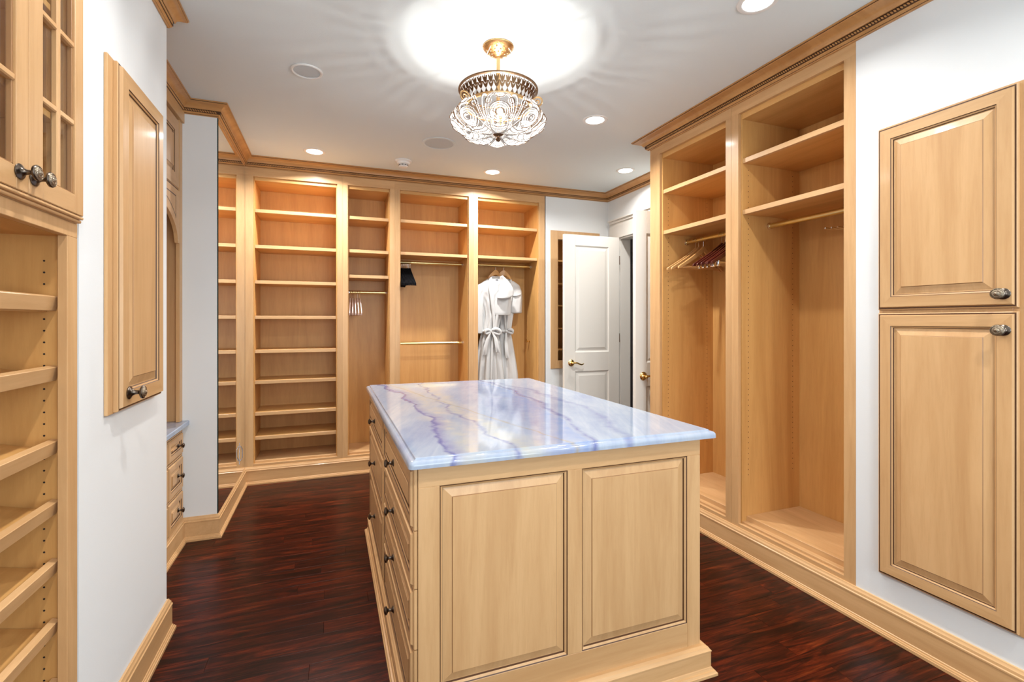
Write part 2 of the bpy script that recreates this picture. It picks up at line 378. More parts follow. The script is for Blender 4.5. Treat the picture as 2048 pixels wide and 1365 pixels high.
def sweep(mb, path, scales, prof, closed=False, side=1, mfun=None, z0=0):
    """sweep profile (p,z) along a plan polyline of face points; offset p*scale on the left (+side) of each segment, mitred"""
    n = len(path); P = [Vector(p) for p in path]
    dirs = [(P[i+1]-P[i]).normalized() for i in range(n-1)]
    nor = [Vector((-d.y, d.x))*side for d in dirs]
    rows = []
    for p, z in prof:
        row = []
        for i in range(n):
            if i == 0: q = P[0]+nor[0]*p*scales[0]
            elif i == n-1: q = P[-1]+nor[-1]*p*scales[-1]
            else:
                a = P[i]+nor[i-1]*p*scales[i-1]; b = P[i]+nor[i]*p*scales[i]
                d1, d2 = dirs[i-1], dirs[i]; c = d1.x*d2.y-d1.y*d2.x
                t = ((b-a).x*d2.y-(b-a).y*d2.x)/c; q = a+d1*t
            row.append((q.x, q.y, z0+z))
        rows.append(row)
    b0 = len(mb.v)
    for r in rows: mb.v += r
    for j in range(len(prof)-1):
        for i in range(n-1):
            mb.face((b0+j*n+i, b0+j*n+i+1, b0+(j+1)*n+i+1, b0+(j+1)*n+i), mfun(j) if mfun else 0)
    mb.face(tuple(b0+j*n for j in range(len(prof)))); mb.face(tuple(b0+j*n+n-1 for j in range(len(prof)))[::-1])

# ------------------------------------------------------------------ room shell
XR, XL, YF, XA, XN = 2.275, -.672, 4.585, 2.83, -.87
YB = -1.62
def wallbox(name, boxes, mat=wall_m):
    mb = MB()
    for b in boxes: mb.box(*b)
    return struct(mb.build(name, mat))
floor = wallbox('floor', [(-1.6, 4.4, YB-.1, 5.2, -.06, -.0125)], dark_m)
plank_meshes = []
def plank_mesh(L, wd):
    mb = MB(); e = .0005; n = 0
    x0, x1, y0, y1 = 0, L, 0, wd
    mb.v += [(x0, y0, -.012), (x1, y0, -.012), (x1, y1, -.012), (x0, y1, -.012), (x0, y0, -.0005), (x1, y0, -.0005), (x1, y1, -.0005), (x0, y1, -.0005), (x0+e, y0+e, 0), (x1-e, y0+e, 0), (x1-e, y1-e, 0), (x0+e, y1-e, 0)]
    for a in (0, 4):
        for i in range(4): mb.face((a+i, a+(i+1) % 4, a+4+(i+1) % 4, a+4+i))
    mb.face((8, 9, 10, 11))
    me = bpy.data.meshes.new('plank'); me.from_pydata(mb.v, [], mb.f); me.materials.append(plank_m); return me
PL = {L: plank_mesh(L-.0007, .0918) for L in (.9, 1.2, 1.5, 1.9)}
y = 1.545-.0925*14; rnd = random.Random(3); first = None
while y < 4.62:
    x = -.9-rnd.random()*1.2
    while x < 2.95:
        L = rnd.choice([.9, 1.2, 1.5, 1.9])
        if x+L > -.9 and not (y+.0925 < 1.1 and (x > 2.6)):
            p = link_mesh('plank', PL[L], floor); p.location = (x, y, 0)
        x += L
    y += .0925
wallbox('ceiling', [(-1.6, 4.4, YB-.1, 5.2, CZ, CZ+.06)], ceil_m)
wallbox('wall_right', [(XR, XR+.14, YB, 1.545, 0, CZ), (XR+.14, XA, 1.46, 1.545, 0, CZ), (XA, XA+.12, 1.46, 3.22, 0, CZ), (XA, XA+.12, 3.22, 4.35, 2.24, CZ), (XA, XA+.12, 4.35, 5.12, 0, CZ)])
wallbox('wall_far', [(-1.6, 2.09, 5.01, 5.12, 0, CZ), (2.09, 2.165, YF, 5.01, 0, CZ), (2.165, 2.70, YF, 5.01, 0, .90), (2.165, 2.70, YF, 5.01, 2.29, CZ), (2.70, XA, YF, 5.01, 0, CZ), (2.165, 2.70, 5.0, 5.01, .90, 2.29)])
wallbox('wall_left', [(-1.6, XL, 3.55, 5.01, 0, CZ), (-1.6, -1.45, 2.53, 3.55, 0, CZ), (-1.6, XL, 1.735, 2.53, 0, CZ), (-1.6, -1.06, .70, 1.735, 0, CZ), (-1.6, XL, YB, .70, 0, CZ)])
wallbox('wall_back', [(-1.6, 0, YB-.1, YB, 0, CZ), (1.9, 2.5, YB-.1, YB, 0, CZ), (0, 1.9, YB-.1, YB, 0, .75), (0, 1.9, YB-.1, YB, 2.25, CZ)])  # opening left for the assumed window, out of view
mb = MB()
for b in [(0, .05, .75, 2.25), (1.85, 1.9, .75, 2.25), (0, 1.9, .75, .80), (0, 1.9, 2.20, 2.25), (.93, .97, .75, 2.25)]: mb.box(b[0], b[1], YB-.08, YB-.03, b[2], b[3])
wf = struct(mb.build('window_1', door_m)); MB().box(.05, 1.85, YB-.056, YB-.052, .80, 2.20).build('window_pane', glass_m, wf)  # assumed window, never in view; goes with the added daylight
# hallway seen through the doorway
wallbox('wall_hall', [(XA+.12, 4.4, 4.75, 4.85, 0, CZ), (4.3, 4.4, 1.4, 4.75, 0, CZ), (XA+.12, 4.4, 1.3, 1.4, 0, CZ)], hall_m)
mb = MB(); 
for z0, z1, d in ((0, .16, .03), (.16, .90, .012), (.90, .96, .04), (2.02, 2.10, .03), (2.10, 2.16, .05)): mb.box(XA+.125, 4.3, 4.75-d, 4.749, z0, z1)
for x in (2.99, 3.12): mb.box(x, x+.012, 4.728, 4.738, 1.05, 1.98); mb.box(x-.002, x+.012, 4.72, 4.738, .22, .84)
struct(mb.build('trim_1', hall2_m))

# crown moulding
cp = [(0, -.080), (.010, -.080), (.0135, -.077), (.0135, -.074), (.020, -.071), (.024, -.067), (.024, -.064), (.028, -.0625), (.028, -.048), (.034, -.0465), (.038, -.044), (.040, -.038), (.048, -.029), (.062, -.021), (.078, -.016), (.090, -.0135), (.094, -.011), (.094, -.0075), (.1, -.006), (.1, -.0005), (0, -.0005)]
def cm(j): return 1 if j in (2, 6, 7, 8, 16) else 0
pathR = [(XR, YB+.001), (XR, 3.085), (XA-.001, 3.085), (XA-.001, YF-.001), (XL+.001, YF-.001), (XL+.001, 3.551), (XN, 3.551), (XN, 2.531), (XL+.001, 2.531), (XL+.001, YB+.001)]
scR = [1.03, 1.0, .85, .84, .68, .68, .72, .7, .68]
def crown(name, path, sc):
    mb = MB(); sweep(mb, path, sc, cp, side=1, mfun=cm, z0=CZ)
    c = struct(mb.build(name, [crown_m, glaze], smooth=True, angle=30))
    # twisted rope bead lying in the groove
    rb = MB(); P_ = [Vector(p) for p in path]
    for i in range(len(P_)-1):
        d = (P_[i+1]-P_[i]); L = d.length; d.normalize(); n = Vector((-d.y, d.x)); off = .0305*sc[i]
        k0 = off*1.0
        N_ = int((L)/.0128)
        for k in range(N_):
            s_ = (k+.5)*L/N_
            if P_[i].y < .6 and P_[i+1].y < .6: continue
            c_ = P_[i]+d*s_+n*off
            if c_.y < .6: continue
            ctr = Vector((c_.x, c_.y, CZ-.0555)); D3 = Vector((d.x, d.y, 0)); N3 = Vector((n.x, n.y, 0))
            u = (D3*.75+Vector((0, 0, 1))*.8).normalized(); v_ = u.cross(N3).normalized()
            b0 = len(rb.v)
            for t_, rr in ((-.0085, .0014), (0, .0042), (.0085, .0014)):
                for q in range(5):
                    a = pi*q/4
                    rb.v.append(tuple(ctr+u*t_+v_*(rr*cos(a))+N3*(rr*1.1*sin(a)-.001)))
            for r_ in range(2):
                for q in range(4): rb.face((b0+r_*5+q, b0+r_*5+q+1, b0+(r_+1)*5+q+1, b0+(r_+1)*5+q))
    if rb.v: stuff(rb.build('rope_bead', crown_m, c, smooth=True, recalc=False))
    return c
crown('trim_2', pathR, scR)
# baseboards: shoe, flat board, moulded cap
bp = [(0, 0), (.029, 0), (.029, .012), (.026, .013), (.0245, .019), (.0205, .020), (.0195, .026), (.0165, .028), (.0165, .112), (.0185, .114), (.0185, .120), (.015, .123), (.0135, .133), (.009, .139), (.007, .146), (.0, .147)]
def base(name, path, hz):
    mb = MB(); sweep(mb, path, [1]*(len(path)-1), bp, side=1, z0=0)
    return struct(mb.build(name, [hz, glaze2], smooth=True, angle=25))
base('baseboard_right', [(XR, YB+.03), (XR, 3.085), (XR+.35, 3.085)], maple_y)
base('baseboard_far', [(XA-.02, YF), (XL+.001, YF)], maple_x)
base('baseboard_mirror', [(XL+.0005, YF-.001), (XL+.0005, 3.5505), (-.8605, 3.5505), (-.8605, 2.533)], maple_y)
base('baseboard_left', [(XL-.06, 2.5305), (XL+.0005, 2.5305), (XL+.0005, YB+.03)], maple_y)

# ------------------------------------------------------------------ built-in closet bays
def pins(fr, a_face, b, z0, z1, parent, sgn):
    """columns of little dark shelf-pin holes on a side panel"""
    mb = MB(); z = z0; st = .032
    while z < z1:
        c = Vector(fr.pt(a_face+sgn*.0004, b, z)); q = Vector(fr.pt(a_face, b, z)); n = (c-q).normalized()
        t = Vector(fr.pt(a_face, b+1, z))-Vector(fr.pt(a_face, b, z)); n0 = len(mb.v)
        for k in range(8):
            a = 2*pi*k/8; mb.v.append(tuple(c+t*(.0028*cos(a))+Vector((0, 0, .0028*sin(a)))))
        mb.face(tuple(n0+k for k in range(8))); z += st
    return stuff(mb.build('shelf_pin_holes', dark_m, parent, recalc=False))
def rod(fr, a0, a1, b, z, parent):
    mb = MB(); mb.tube([fr.pt(a0+.012, b, z), fr.pt(a1-.012, b, z)], .0145, 16)
    r = mb.build('closet_rod', brass_tube, parent, smooth=True)
    for a, s in ((a0, 1), (a1, -1)):
        m = MB(); ax = Vector(fr.pt(a+s, b, z))-Vector(fr.pt(a, b, z))
        m.lathe([(.022, 0), (.022, .004), (.018, .006), (.018, .016), (.0147, .016)], fr.pt(a, b, z), ax, 16)
        m.build('rod_flange', chrome, r, smooth=True)
def bay(name, label, fr, s0, a0, a1, s1, shelves, rods, depth, ztop=2.59, zin=2.562, zfr=2.668, floor_z=(.165, .186), floor_b=.03, group=None, pinb=None, pinz=(.4, 1.95), pinside=1, pinend=0, end=None):
    r = thing(name, label, 'closet', group)
    mb = MB()
    fr.box(mb, s0, a0, 0, .02, .147, ztop, 0); fr.box(mb, a1, s1, 0, .02, .147, ztop, 0)
    fr.box(mb, s0, s1, 0, .0201, ztop, zfr, 1); fr.box(mb, a0, a1, 0, .02, .147, .168, 1)
    mb.build('face_frame', [maple, fr.hz], r, bevel=.0005)
    i0, i1 = a0+.008, a1-.008
    for side_, (p0, p1) in (('l', (s0+.001, i0)), ('r', (i1, s1-.001))):
        m = MB(); fr.box(m, p0, p1, .0215, depth, .15, 2.66)
        sp = m.build('side_panel', [inner], r, bevel=.0008)
        if pinb and ((pinside > 0) == (side_ == 'r')):
            for b in pinb: pins(fr, i1 if side_ == 'r' else i0, b, pinz[0], pinz[1], sp, -1 if side_ == 'r' else 1)
    m = MB(); fr.box(m, i0, i1, depth-.012, depth, .15, 2.66); m.build('back_panel', inner, r)
    m = MB(); fr.box(m, i0+.0005, i1-.0005, .0215, depth-.0125, zin, ztop+.03); m.build('top_panel', fr.hin, r, bevel=.0008)
    m = MB(); fr.box(m, i0+.0005, i1-.0005, floor_b, depth-.0125, floor_z[0], floor_z[1]); m.build('floor_panel', fr.hz, r, bevel=.0012)
    m = MB(); fr.box(m, i0+.0005, i1-.0005, .021, floor_b-.0006, .15, floor_z[0]+.002); m.build('floor_ledge', fr.hz, r, bevel=.001)
    for z in shelves:
        m = MB(); fr.box(m, i0+.0015, i1-.0015, .046, depth-.0128, z-.027, z, 1); fr.box(m, i0+.0015, i1-.0015, .025, .0459, z-.0275, z+.0002, 0); m.build('shelf', [fr.hz, fr.hin], r, bevel=.001)  # pale maple nosing; body and underside take the painted bounce tint
    for b, z in rods: rod(fr, i0, i1, b, z, r)
    if end:
        m = MB(); fr.box(m, end[0], end[1], 0, depth+.05, .147, zfr); m.build('end_panel', maple, r)
    return r
FAR = Fr('far', YF); RIGHT = Fr('right', XR); LEFT = Fr('left', XL)
m1, m2, m3 = .1045, .562, 1.3135
bays = []
b1 = bay('shelved_closet', 'wide open maple shelf closet with eight fixed shelves, next to the mirror', FAR, -.668, -.604, .060, m1-.0003, [2.321, 2.018, 1.717, 1.417, 1.127, .865, .597, .392], [], .40)
b2 = bay('shelved_closet', 'narrow maple closet bay with three shelves above a short brass rod', FAR, m1+.0003, .149, .517, m2-.0003, [2.320, 2.019, 1.790], [(.20, 1.642)], .40)
b3 = bay('hanging_closet', 'maple closet bay with two brass rods, black hangers at its left', FAR, m2+.0003, .607, 1.268, m3-.0003, [2.322, 2.020], [(.20, 1.943), (.20, 1.153)], .40)
b4 = bay('hanging_closet', 'maple closet bay where the two white robes hang, beside the white wall', FAR, m3+.0003, 1.359, 2.014, 2.078, [2.325, 2.022], [(.20, 1.950)], .40)
mb = MB(); mb.lathe([(.013, 0), (.013, .003), (.005, .006), (.005, .02), (.009, .026), (.010, .032), (.006, .037), (0, .038)], (2.0055, 4.823, 1.155), (-1, 0, 0), 14)
mb.tube([(1.985, 4.823, 1.155), (1.975, 4.823, 1.165), (1.972, 4.823, 1.185)], [.005, .004, .004], 8)
o = mb.build('robe_hook', brass, smooth=True); lab(o, 'small brass robe hook on the side of the robe closet'); o['category'] = 'hook'
c2 = bay('hanging_closet', 'tall maple closet with adjustable shelves above a rod of wooden hangers, left of the pair', RIGHT, 2.2905, 2.335, 2.972, 3.07, [2.338, 2.037], [(.235, 1.962)], .50, ztop=2.605, zin=2.572, zfr=2.672, floor_z=(.178, .208), floor_b=.055, pinb=[.07, .43], pinz=(.45, 2.3), end=(3.0705, 3.085))
c1 = bay('hanging_closet', 'tall maple closet with two shelves and an empty brass rod, beside the raised-panel doors', RIGHT, 1.546, 1.602, 2.236, 2.2895, [2.337, 2.032], [(.235, 1.950)], .50, ztop=2.605, zin=2.572, zfr=2.672, floor_z=(.178, .208), floor_b=.055, pinb=[.07, .43], pinz=(.45, 2.3))

# ------------------------------------------------------------------ mirror beside the shelves
t = thing('wall_mirror', 'tall frameless mirror on the left wall reflecting the shelf closet', 'mirror')
mb = MB(); mb.box(XL+.0005, XL+.006, 3.552, YF-.002, .1475, 2.668); mb.build('mirror_edge', mirror_edge, t)
mb = MB(); mb.quad((XL+.0065, 3.555, .148), (XL+.0065, YF-.003, .148), (XL+.0065, YF-.003, 2.667), (XL+.0065, 3.555, 2.667)); mb.build('mirror_glass', mirror_m, t, recalc=False)
mb = MB(); mb.box(XL+.0065, XL+.009, 4.319, 4.341, .245, .415); mb.tube([(XL+.012, 4.33, .27), (XL+.026, 4.33, .30), (XL+.026, 4.33, .36), (XL+.012, 4.33, .39)], .004, 8)
lab(mb.build('finger_pull', chrome, t, bevel=.001), 'chrome pull low on the mirror')

# ------------------------------------------------------------------ paired raised panel doors on the right wall
RD = Fr('right', XR-.0005)
t = thing('wall_cabinet', 'recessed maple wall cabinet with two stacked raised panel doors', 'cabinet')
mb = MB()
for b in [(.952, .99, .262, 2.215), (1.425, 1.44, .262, 2.215), (.99, 1.425, 2.20, 2.215), (.99, 1.425, .262, .277), (.99, 1.425, 1.40, 1.42)]: RD.box(mb, b[0], b[1], -.006, 0, b[2], b[3])
mb.build('cabinet_frame', maple, t, bevel=.0015)
for z0, z1, kz, lb in ((1.419, 2.208, 1.468, 'upper raised panel door'), (.269, 1.405, 1.338, 'taller lower raised panel door')):
    d = raised_door('door', RD, .972, 1.436, z0, z1, t, t=.021, rail=.055, bev=.030, base=.0065, label=lb)
    knob(RD, 1.008, kz, d, base=.0275, s=1.0, fancy=True)
# narrow door cabinet on the left wall
LD = Fr('left', XL+.0005)
t = thing('wall_cabinet', 'narrow single door maple wall cabinet on the white wall at the left', 'cabinet')
mb = MB()
for b in [(1.895, 1.945, 1.068, 2.225), (2.355, 2.365, 1.068, 2.225), (1.945, 2.355, 2.205, 2.225), (1.945, 2.355, 1.068, 1.08)]: LD.box(mb, b[0], b[1], -.010, 0, b[2], b[3])
mb.build('cabinet_frame', maple, t, bevel=.0015)
d = raised_door('door', LD, 1.936, 2.372, 1.073, 2.22, t, t=.023, rail=.062, bev=.032, base=.0105)
knob(LD, 1.998, 1.128, d, base=.034, s=1.12, fancy=True)

# ------------------------------------------------------------------ near left unit: glass cabinet above a slanted shoe rack
t = thing('glass_cabinet', 'tall maple display cabinet with glass panes and pewter knobs above the shoe rack', 'cabinet')
mb = MB()
for b in [(1.670, 1.726, 1.6455, 2.66), (.70, .752, 1.6455, 2.66), (.752, 1.670, 2.58, 2.66), (.752, 1.670, 1.6455, 1.70)]: LEFT.box(mb, b[0], b[1], 0, .02, b[2], b[3])
mb.build('face_frame', maple, t, bevel=.0012)
for y0, y1 in ((.701, .72), (1.690, 1.7255)):
    m = MB(); LEFT.box(m, y0, y1, .021, .36, 1.65, 2.66); sp = m.build('side_panel', inner, t)
    if y0 > 1: pins(LEFT, y0, .07, 1.75, 2.5, sp, -1); pins(LEFT, y0, .25, 1.75, 2.5, sp, -1)
m = MB(); LEFT.box(m, .72, 1.69, .348, .36, 1.65, 2.66); m.build('back_panel', inner, t)
m = MB(); LEFT.box(m, .72, 1.69, .021, .347, 1.65, 1.67); m.build('floor_panel', inner_y, t)
for z in (1.93, 2.22, 2.50):
    m = MB(); LEFT.box(m, .722, 1.688, .03, .347, z-.018, z); m.build('shelf', inner_y, t, bevel=.001)
def glass_door(y0, y1, z0, z1, ky):
    mb = MB(); sl, sr, bt = .058, .046, .052; b0, b1 = -.0215, -.0005
    hz0 = z0+bt
    LEFT.box(mb, y0, y0+sl, b0, b1, z0, z1, 0); LEFT.box(mb, y1-sr, y1, b0, b1, z0, z1, 0)
    LEFT.box(mb, y0+sl, y1-sr, b0, b1, z0, hz0, 1); LEFT.box(mb, y0+sl, y1-sr, b0, b1, z1-.06, z1, 1)
    f = mb.build('glass_door', [maple, maple_y], t, bevel=.0018)
    ed = MB()
    for a, c, e, g in ((y0+sl, y0+sl+.006, hz0, z1-.06), (y1-sr-.006, y1-sr, hz0, z1-.06)): LEFT.box(ed, a, c, b0+.006, b1-.004, e, g)
    LEFT.box(ed, y0+sl, y1-sr, b0+.006, b1-.004, hz0, hz0+.005)
    ed.build('bead_moulding', glaze2, f, bevel=.001)
    ym = (y0+sl+y1-sr)/2; zs = [hz0, 1.911, 2.122, 2.333, z1-.06]
    m = MB(); LEFT.box(m, ym-.0085, ym+.0085, b0+.002, b1-.003, hz0, z1-.06); m.build('muntin', maple, f, bevel=.003)
    for z in zs[1:-1]:
        m = MB(); LEFT.box(m, y0+sl, ym-.0086, b0+.002, b1-.003, z-.008, z+.008); LEFT.box(m, ym+.0086, y1-sr, b0+.002, b1-.003, z-.008, z+.008); m.build('muntin', maple_y, f, bevel=.003)
    for a, c in ((y0+sl, ym-.0085), (ym+.0085, y1-sr)):
        for z, z_ in zip(zs[:-1], zs[1:]):
            m = MB(); LEFT.box(m, a, c, -.0075, -.0055, z, z_); m.build('glass_pane', glass_m, f)
    knob(LEFT, ky, 1.705, f, base=.0215, s=.90, fancy=True)
glass_door(1.443, 1.706, 1.664, 2.60, 1.462); glass_door(1.172, 1.440, 1.664, 2.60, 1.404)
glass_door(.90, 1.168, 1.664, 2.60, .93)
m = MB(); LEFT.box(m, 1.13, 1.72, -.012, 0, 1.6465, 1.655); LEFT.box(m, 1.13, 1.712, -.020, 0, 1.655, 1.663); LEFT.box(m, .70, 1.13, -.02, 0, 1.6465, 1.663); m.build('cornice_bead', maple_y, t, bevel=.002)
t = thing('shoe_rack', 'open maple shoe cabinet of slanted shelves with raised front lips', 'shoe rack')
mb = MB()
for b in [(1.670, 1.726, .147, 1.605), (.70, .752, .147, 1.605), (.70, 1.726, 1.605, 1.645), (.752, 1.670, .147, .18)]: LEFT.box(mb, b[0], b[1], 0, .022, b[2], b[3])
mb.build('face_frame', maple, t, bevel=.0012)
for y0, y1 in ((.701, .72), (1.698, 1.7255)):
    m = MB(); LEFT.box(m, y0, y1, .023, .36, .15, 1.645); sp = m.build('side_panel', inner, t)
    if y0 > 1: pins(LEFT, y0, .062, .32, 1.56, sp, -1)
m = MB(); LEFT.box(m, .72, 1.698, .348, .36, .15, 1.645); m.build('back_panel', inner, t)
m = MB(); LEFT.box(m, .72, 1.698, .023, .347, 1.605, 1.625); m.build('top_panel', inner_y, t)
m = MB(); LEFT.box(m, .72, 1.698, .023, .347, .165, .185); m.build('floor_panel', inner_y, t)
ta = radians(13)
for z in (1.441, 1.249, 1.047, .881, .718, .553, .388, .24):
    # shelf board rises towards the back, lip leans forward square to it
    xf = XL-.064; zf = z-.026
    def sl(u, v): return (xf-u*cos(ta)+v*sin(ta), zf+u*sin(ta)+v*cos(ta))
    m = MB(); n0 = len(m.v); Y0, Y1 = .722, 1.6965
    for Yc in (Y0, Y1):
        for u, v in ((-.012, -.018), (.30, -.018), (.30, 0), (-.012, 0)): x_, z_ = sl(u, v); m.v.append((x_, Yc, z_))
    for f in ((0, 1, 2, 3), (4, 7, 6, 5), (0, 4, 5, 1), (1, 5, 6, 2), (2, 6, 7, 3), (3, 7, 4, 0)): m.face(f)
    sh = m.build('slanted_shelf', inner_y, t, bevel=.001)
    m = MB()
    for Yc in (Y0, Y1):
        for u, v in ((-.032, -.010), (-.0125, -.010), (-.0125, .030), (-.032, .030)): x_, z_ = sl(u, v); m.v.append((x_, Yc, z_))
    for f in ((0, 1, 2, 3), (4, 7, 6, 5), (0, 4, 5, 1), (1, 5, 6, 2), (2, 6, 7, 3), (3, 7, 4, 0)): m.face(f)
    m.build('front_lip', maple_y, sh, bevel=.0015)

# ------------------------------------------------------------------ vanity nook between the two left walls
NK = Fr('left', XN+.010)
t = thing('drawer_base', 'maple base cabinet of three small drawers in the nook at the left', 'cabinet')
mb = MB(); NK.box(mb, 2.5315, 3.549, .021, .55, .001, .72); mb.build('carcass', inner, t)
mb = MB(); NK.box(mb, 3.50, 3.549, 0, .02, .147, .72); NK.box(mb, 2.5315, 3.50, 0, .0195, .69, .72); mb.build('face_frame', maple, t, bevel=.001)
for z0, z1 in ((.560, .700), (.350, .555), (.152, .345)):
    d = raised_door('drawer', NK, 3.20, 3.497, z0, z1, t, t=.02, rail=.045, bev=.018, base=.0)
    knob(NK, 3.375, (z0+z1)/2+.005, d, base=.020)
for z0, z1 in ((.560, .700), (.350, .555), (.152, .345)):
    d = raised_door('drawer', NK, 2.60, 3.195, z0, z1, t, t=.02, rail=.045, bev=.018, base=.0); knob(NK, 2.9, (z0+z1)/2, d, base=.020)
mb = MB(); mb.box(-1.449, XN+.048, 2.532, 3.5495, .722, .752); o = mb.build('vanity_countertop', marble, bevel=.004); lab(o, 'small blue marble counter on the drawer base at the left'); o['category'] = 'countertop'
t = thing('upper_cabinet', 'tall maple nook surround with recessed panels and an arched valance', 'cabinet')
mb = MB()
NK.box(mb, 3.490, 3.549, 0, .02, .753, 2.60); mb.build('stile', maple, t, bevel=.001)
mb = MB(); NK.box(mb, 2.5315, 3.549, -.012, .02, 2.60, 2.67); mb.build('frieze_rail', maple_y, t, bevel=.002)
raised_door('upper_door', NK, 3.02, 3.487, 2.165, 2.597, t, t=.018, rail=.09, bev=.02, base=-.018)
raised_door('upper_door', NK, 2.5515, 3.017, 2.165, 2.597, t, t=.018, rail=.09, bev=.02, base=-.018)
# valance with an arched lower edge
def arch_z(y): return 1.845+.20*max(0, 1-((y-3.02)/.44)**2)**.5 if abs(y-3.02) < .44 else 1.845
mb = MB(); ys = [2.5515+i*(3.487-2.5515)/40 for i in range(41)]
for y_ in ys:
    for b in (0, .02):
        for z in (arch_z(y_), 2.162): mb.v.append(NK.pt(y_, b, z))
for i in range(40):
    a = i*4; c = a+4
    for q in ((a, c, c+1, a+1), (a+2, a+3, c+3, c+2), (a, a+2, c+2, c), (a+1, c+1, c+3, a+3)): mb.face(q)
mb.face((0, 1, 3, 2)); mb.face((160, 162, 163, 161))
v = mb.build('arched_valance', maple_y, t, bevel=.001)
mb = MB()
for k, (i0, i1) in enumerate(((24, 37),)):
    for i in range(i0, i1):
        a, c = ys[i], ys[i+1]; za, zc = arch_z(a)+.055, arch_z(c)+.055
        mb.quad(NK.pt(a, -.0005, za), NK.pt(c, -.0005, zc), NK.pt(c, -.0005, zc+.007), NK.pt(a, -.0005, za+.007))
    mb.quad(NK.pt(ys[i0], -.0005, 2.115), NK.pt(ys[i1], -.0005, 2.115), NK.pt(ys[i1], -.0005, 2.122), NK.pt(ys[i0], -.0005, 2.122))
    mb.quad(NK.pt(ys[i1]-.006, -.0005, arch_z(ys[i1])+.055), NK.pt(ys[i1], -.0005, arch_z(ys[i1])+.055), NK.pt(ys[i1], -.0005, 2.122), NK.pt(ys[i1]-.006, -.0005, 2.122))
mb.build('glazed_groove', glaze, v, recalc=False)
mb = MB(); NK.box(mb, 2.5315, 3.549, .30, .32, .753, 2.60); mb.build('back_panel', maple, t)
for y0, y1 in ((2.5315, 2.55), (3.531, 3.549)):
    mb = MB(); NK.box(mb, y0, y1, .021, .299, .753, 2.60); mb.build('side_panel', maple, t)

# ------------------------------------------------------------------ island
IX0, IX1, IY0, IY1, IT = .258, 1.358, 1.525, 3.262, .915
t = thing('island_cabinet', 'freestanding maple island with panelled end and drawers down its left side', 'island')
mb = MB(); mb.box(IX0+.001, IX1-.021, IY0+.022, IY1, .03, IT-.002); mb.build('carcass', maple, t)
IF_ = Fr('far', IY0)
mb = MB()
for b, m_ in [((IX0, .3265, .09, .847), 0), ((.7795, .8365, .199, .847), 0), ((1.2965, IX1, .09, .847), 0), ((IX0, IX1, .847, IT), 1), ((.3265, 1.2965, .09, .199), 1)]: IF_.box(mb, b[0], b[1], 0, .021, b[2], b[3], m_)
ef = mb.build('end_frame', [maple, maple_x], t, bevel=.0012)
def sunk_panel(fr, a0, a1, z0, z1, parent):
    mb = MB(); rings(mb, fr, a0, a1, z0, z1, [(0, -.021, 0), (0, -.001, 0), (.003, -.003, 1), (.009, -.008, 0), (.011, -.014, 1), (.013, -.014, 0), (.040, -.0055, 0), (.042, -.0035, 2), (.0425, -.002, 0)])
    return mb.build('raised_panel', [maple, glaze, glaze2], parent)
sunk_panel(IF_, .3268, .7792, .1993, .8467, t); sunk_panel(IF_, .8368, 1.2962, .1993, .8467, t)
IR = Fr('left', IX1)   # right side of the island faces +X
mb = MB(); IR.box(mb, IY0+.0215, IY1, 0, .02, .09, IT); mb.build('side_frame', maple, t, bevel=.001)
IL = Fr('right', IX0)  # left side faces -X
mb = MB(); IL.box(mb, 2.362, 2.40, -.001, 0, .10, IT-.002); IL.box(mb, 3.245, 3.262, -.001, 0, .10, IT-.002); mb.build('divider_stile', maple, t)
for z0, z1 in ((.714, .908), (.531, .711), (.341, .528), (.118, .338)):
    d = raised_door('drawer', IL, 1.530, 2.360, z0, z1, t, t=.020, rail=.036, bev=.018, base=.0015)
    knob(IL, 1.975, (z0+z1)/2-.004, d, base=.0215, s=1.08)
for z0, z1 in ((.714, .908), (.440, .711), (.118, .437)):
    d = raised_door('drawer', IL, 2.402, 3.243, z0, z1, t, t=.020, rail=.036, bev=.018, base=.0015)
    knob(IL, 2.83, (z0+z1)/2-.004, d, base=.0215, s=1.08)
ip = [(0, 0), (.046, 0), (.046, .010), (.043, .012), (.040, .017), (.034, .0185), (.031, .027), (.028, .029), (.028, .085), (.030, .087), (.030, .091), (.026, .094), (.022, .101), (.012, .107), (.0, .108)]
mb = MB(); e = .001
pth = [(IX0, IY0), (IX0, IY1), (IX1, IY1), (IX1, IY0), (IX0, IY0)]
def loop_sweep(mb, x0, x1, y0, y1, prof):
    n = len(prof); b0 = len(mb.v)
    for p, z in prof:
        for sx_, sy_ in ((x0-p, y0-p), (x1+p, y0-p), (x1+p, y1+p), (x0-p, y1+p)): mb.v.append((sx_, sy_, z))
    for j in range(n-1):
        for k in range(4):
            k2 = (k+1) % 4; mb.face((b0+j*4+k, b0+j*4+k2, b0+(j+1)*4+k2, b0+(j+1)*4+k), 0 if k in (1, 3) else 1)
loop_sweep(mb, IX0, IX1, IY0, IY1, ip); mb.build('plinth', [maple_y, maple_x], t, smooth=True, angle=25)
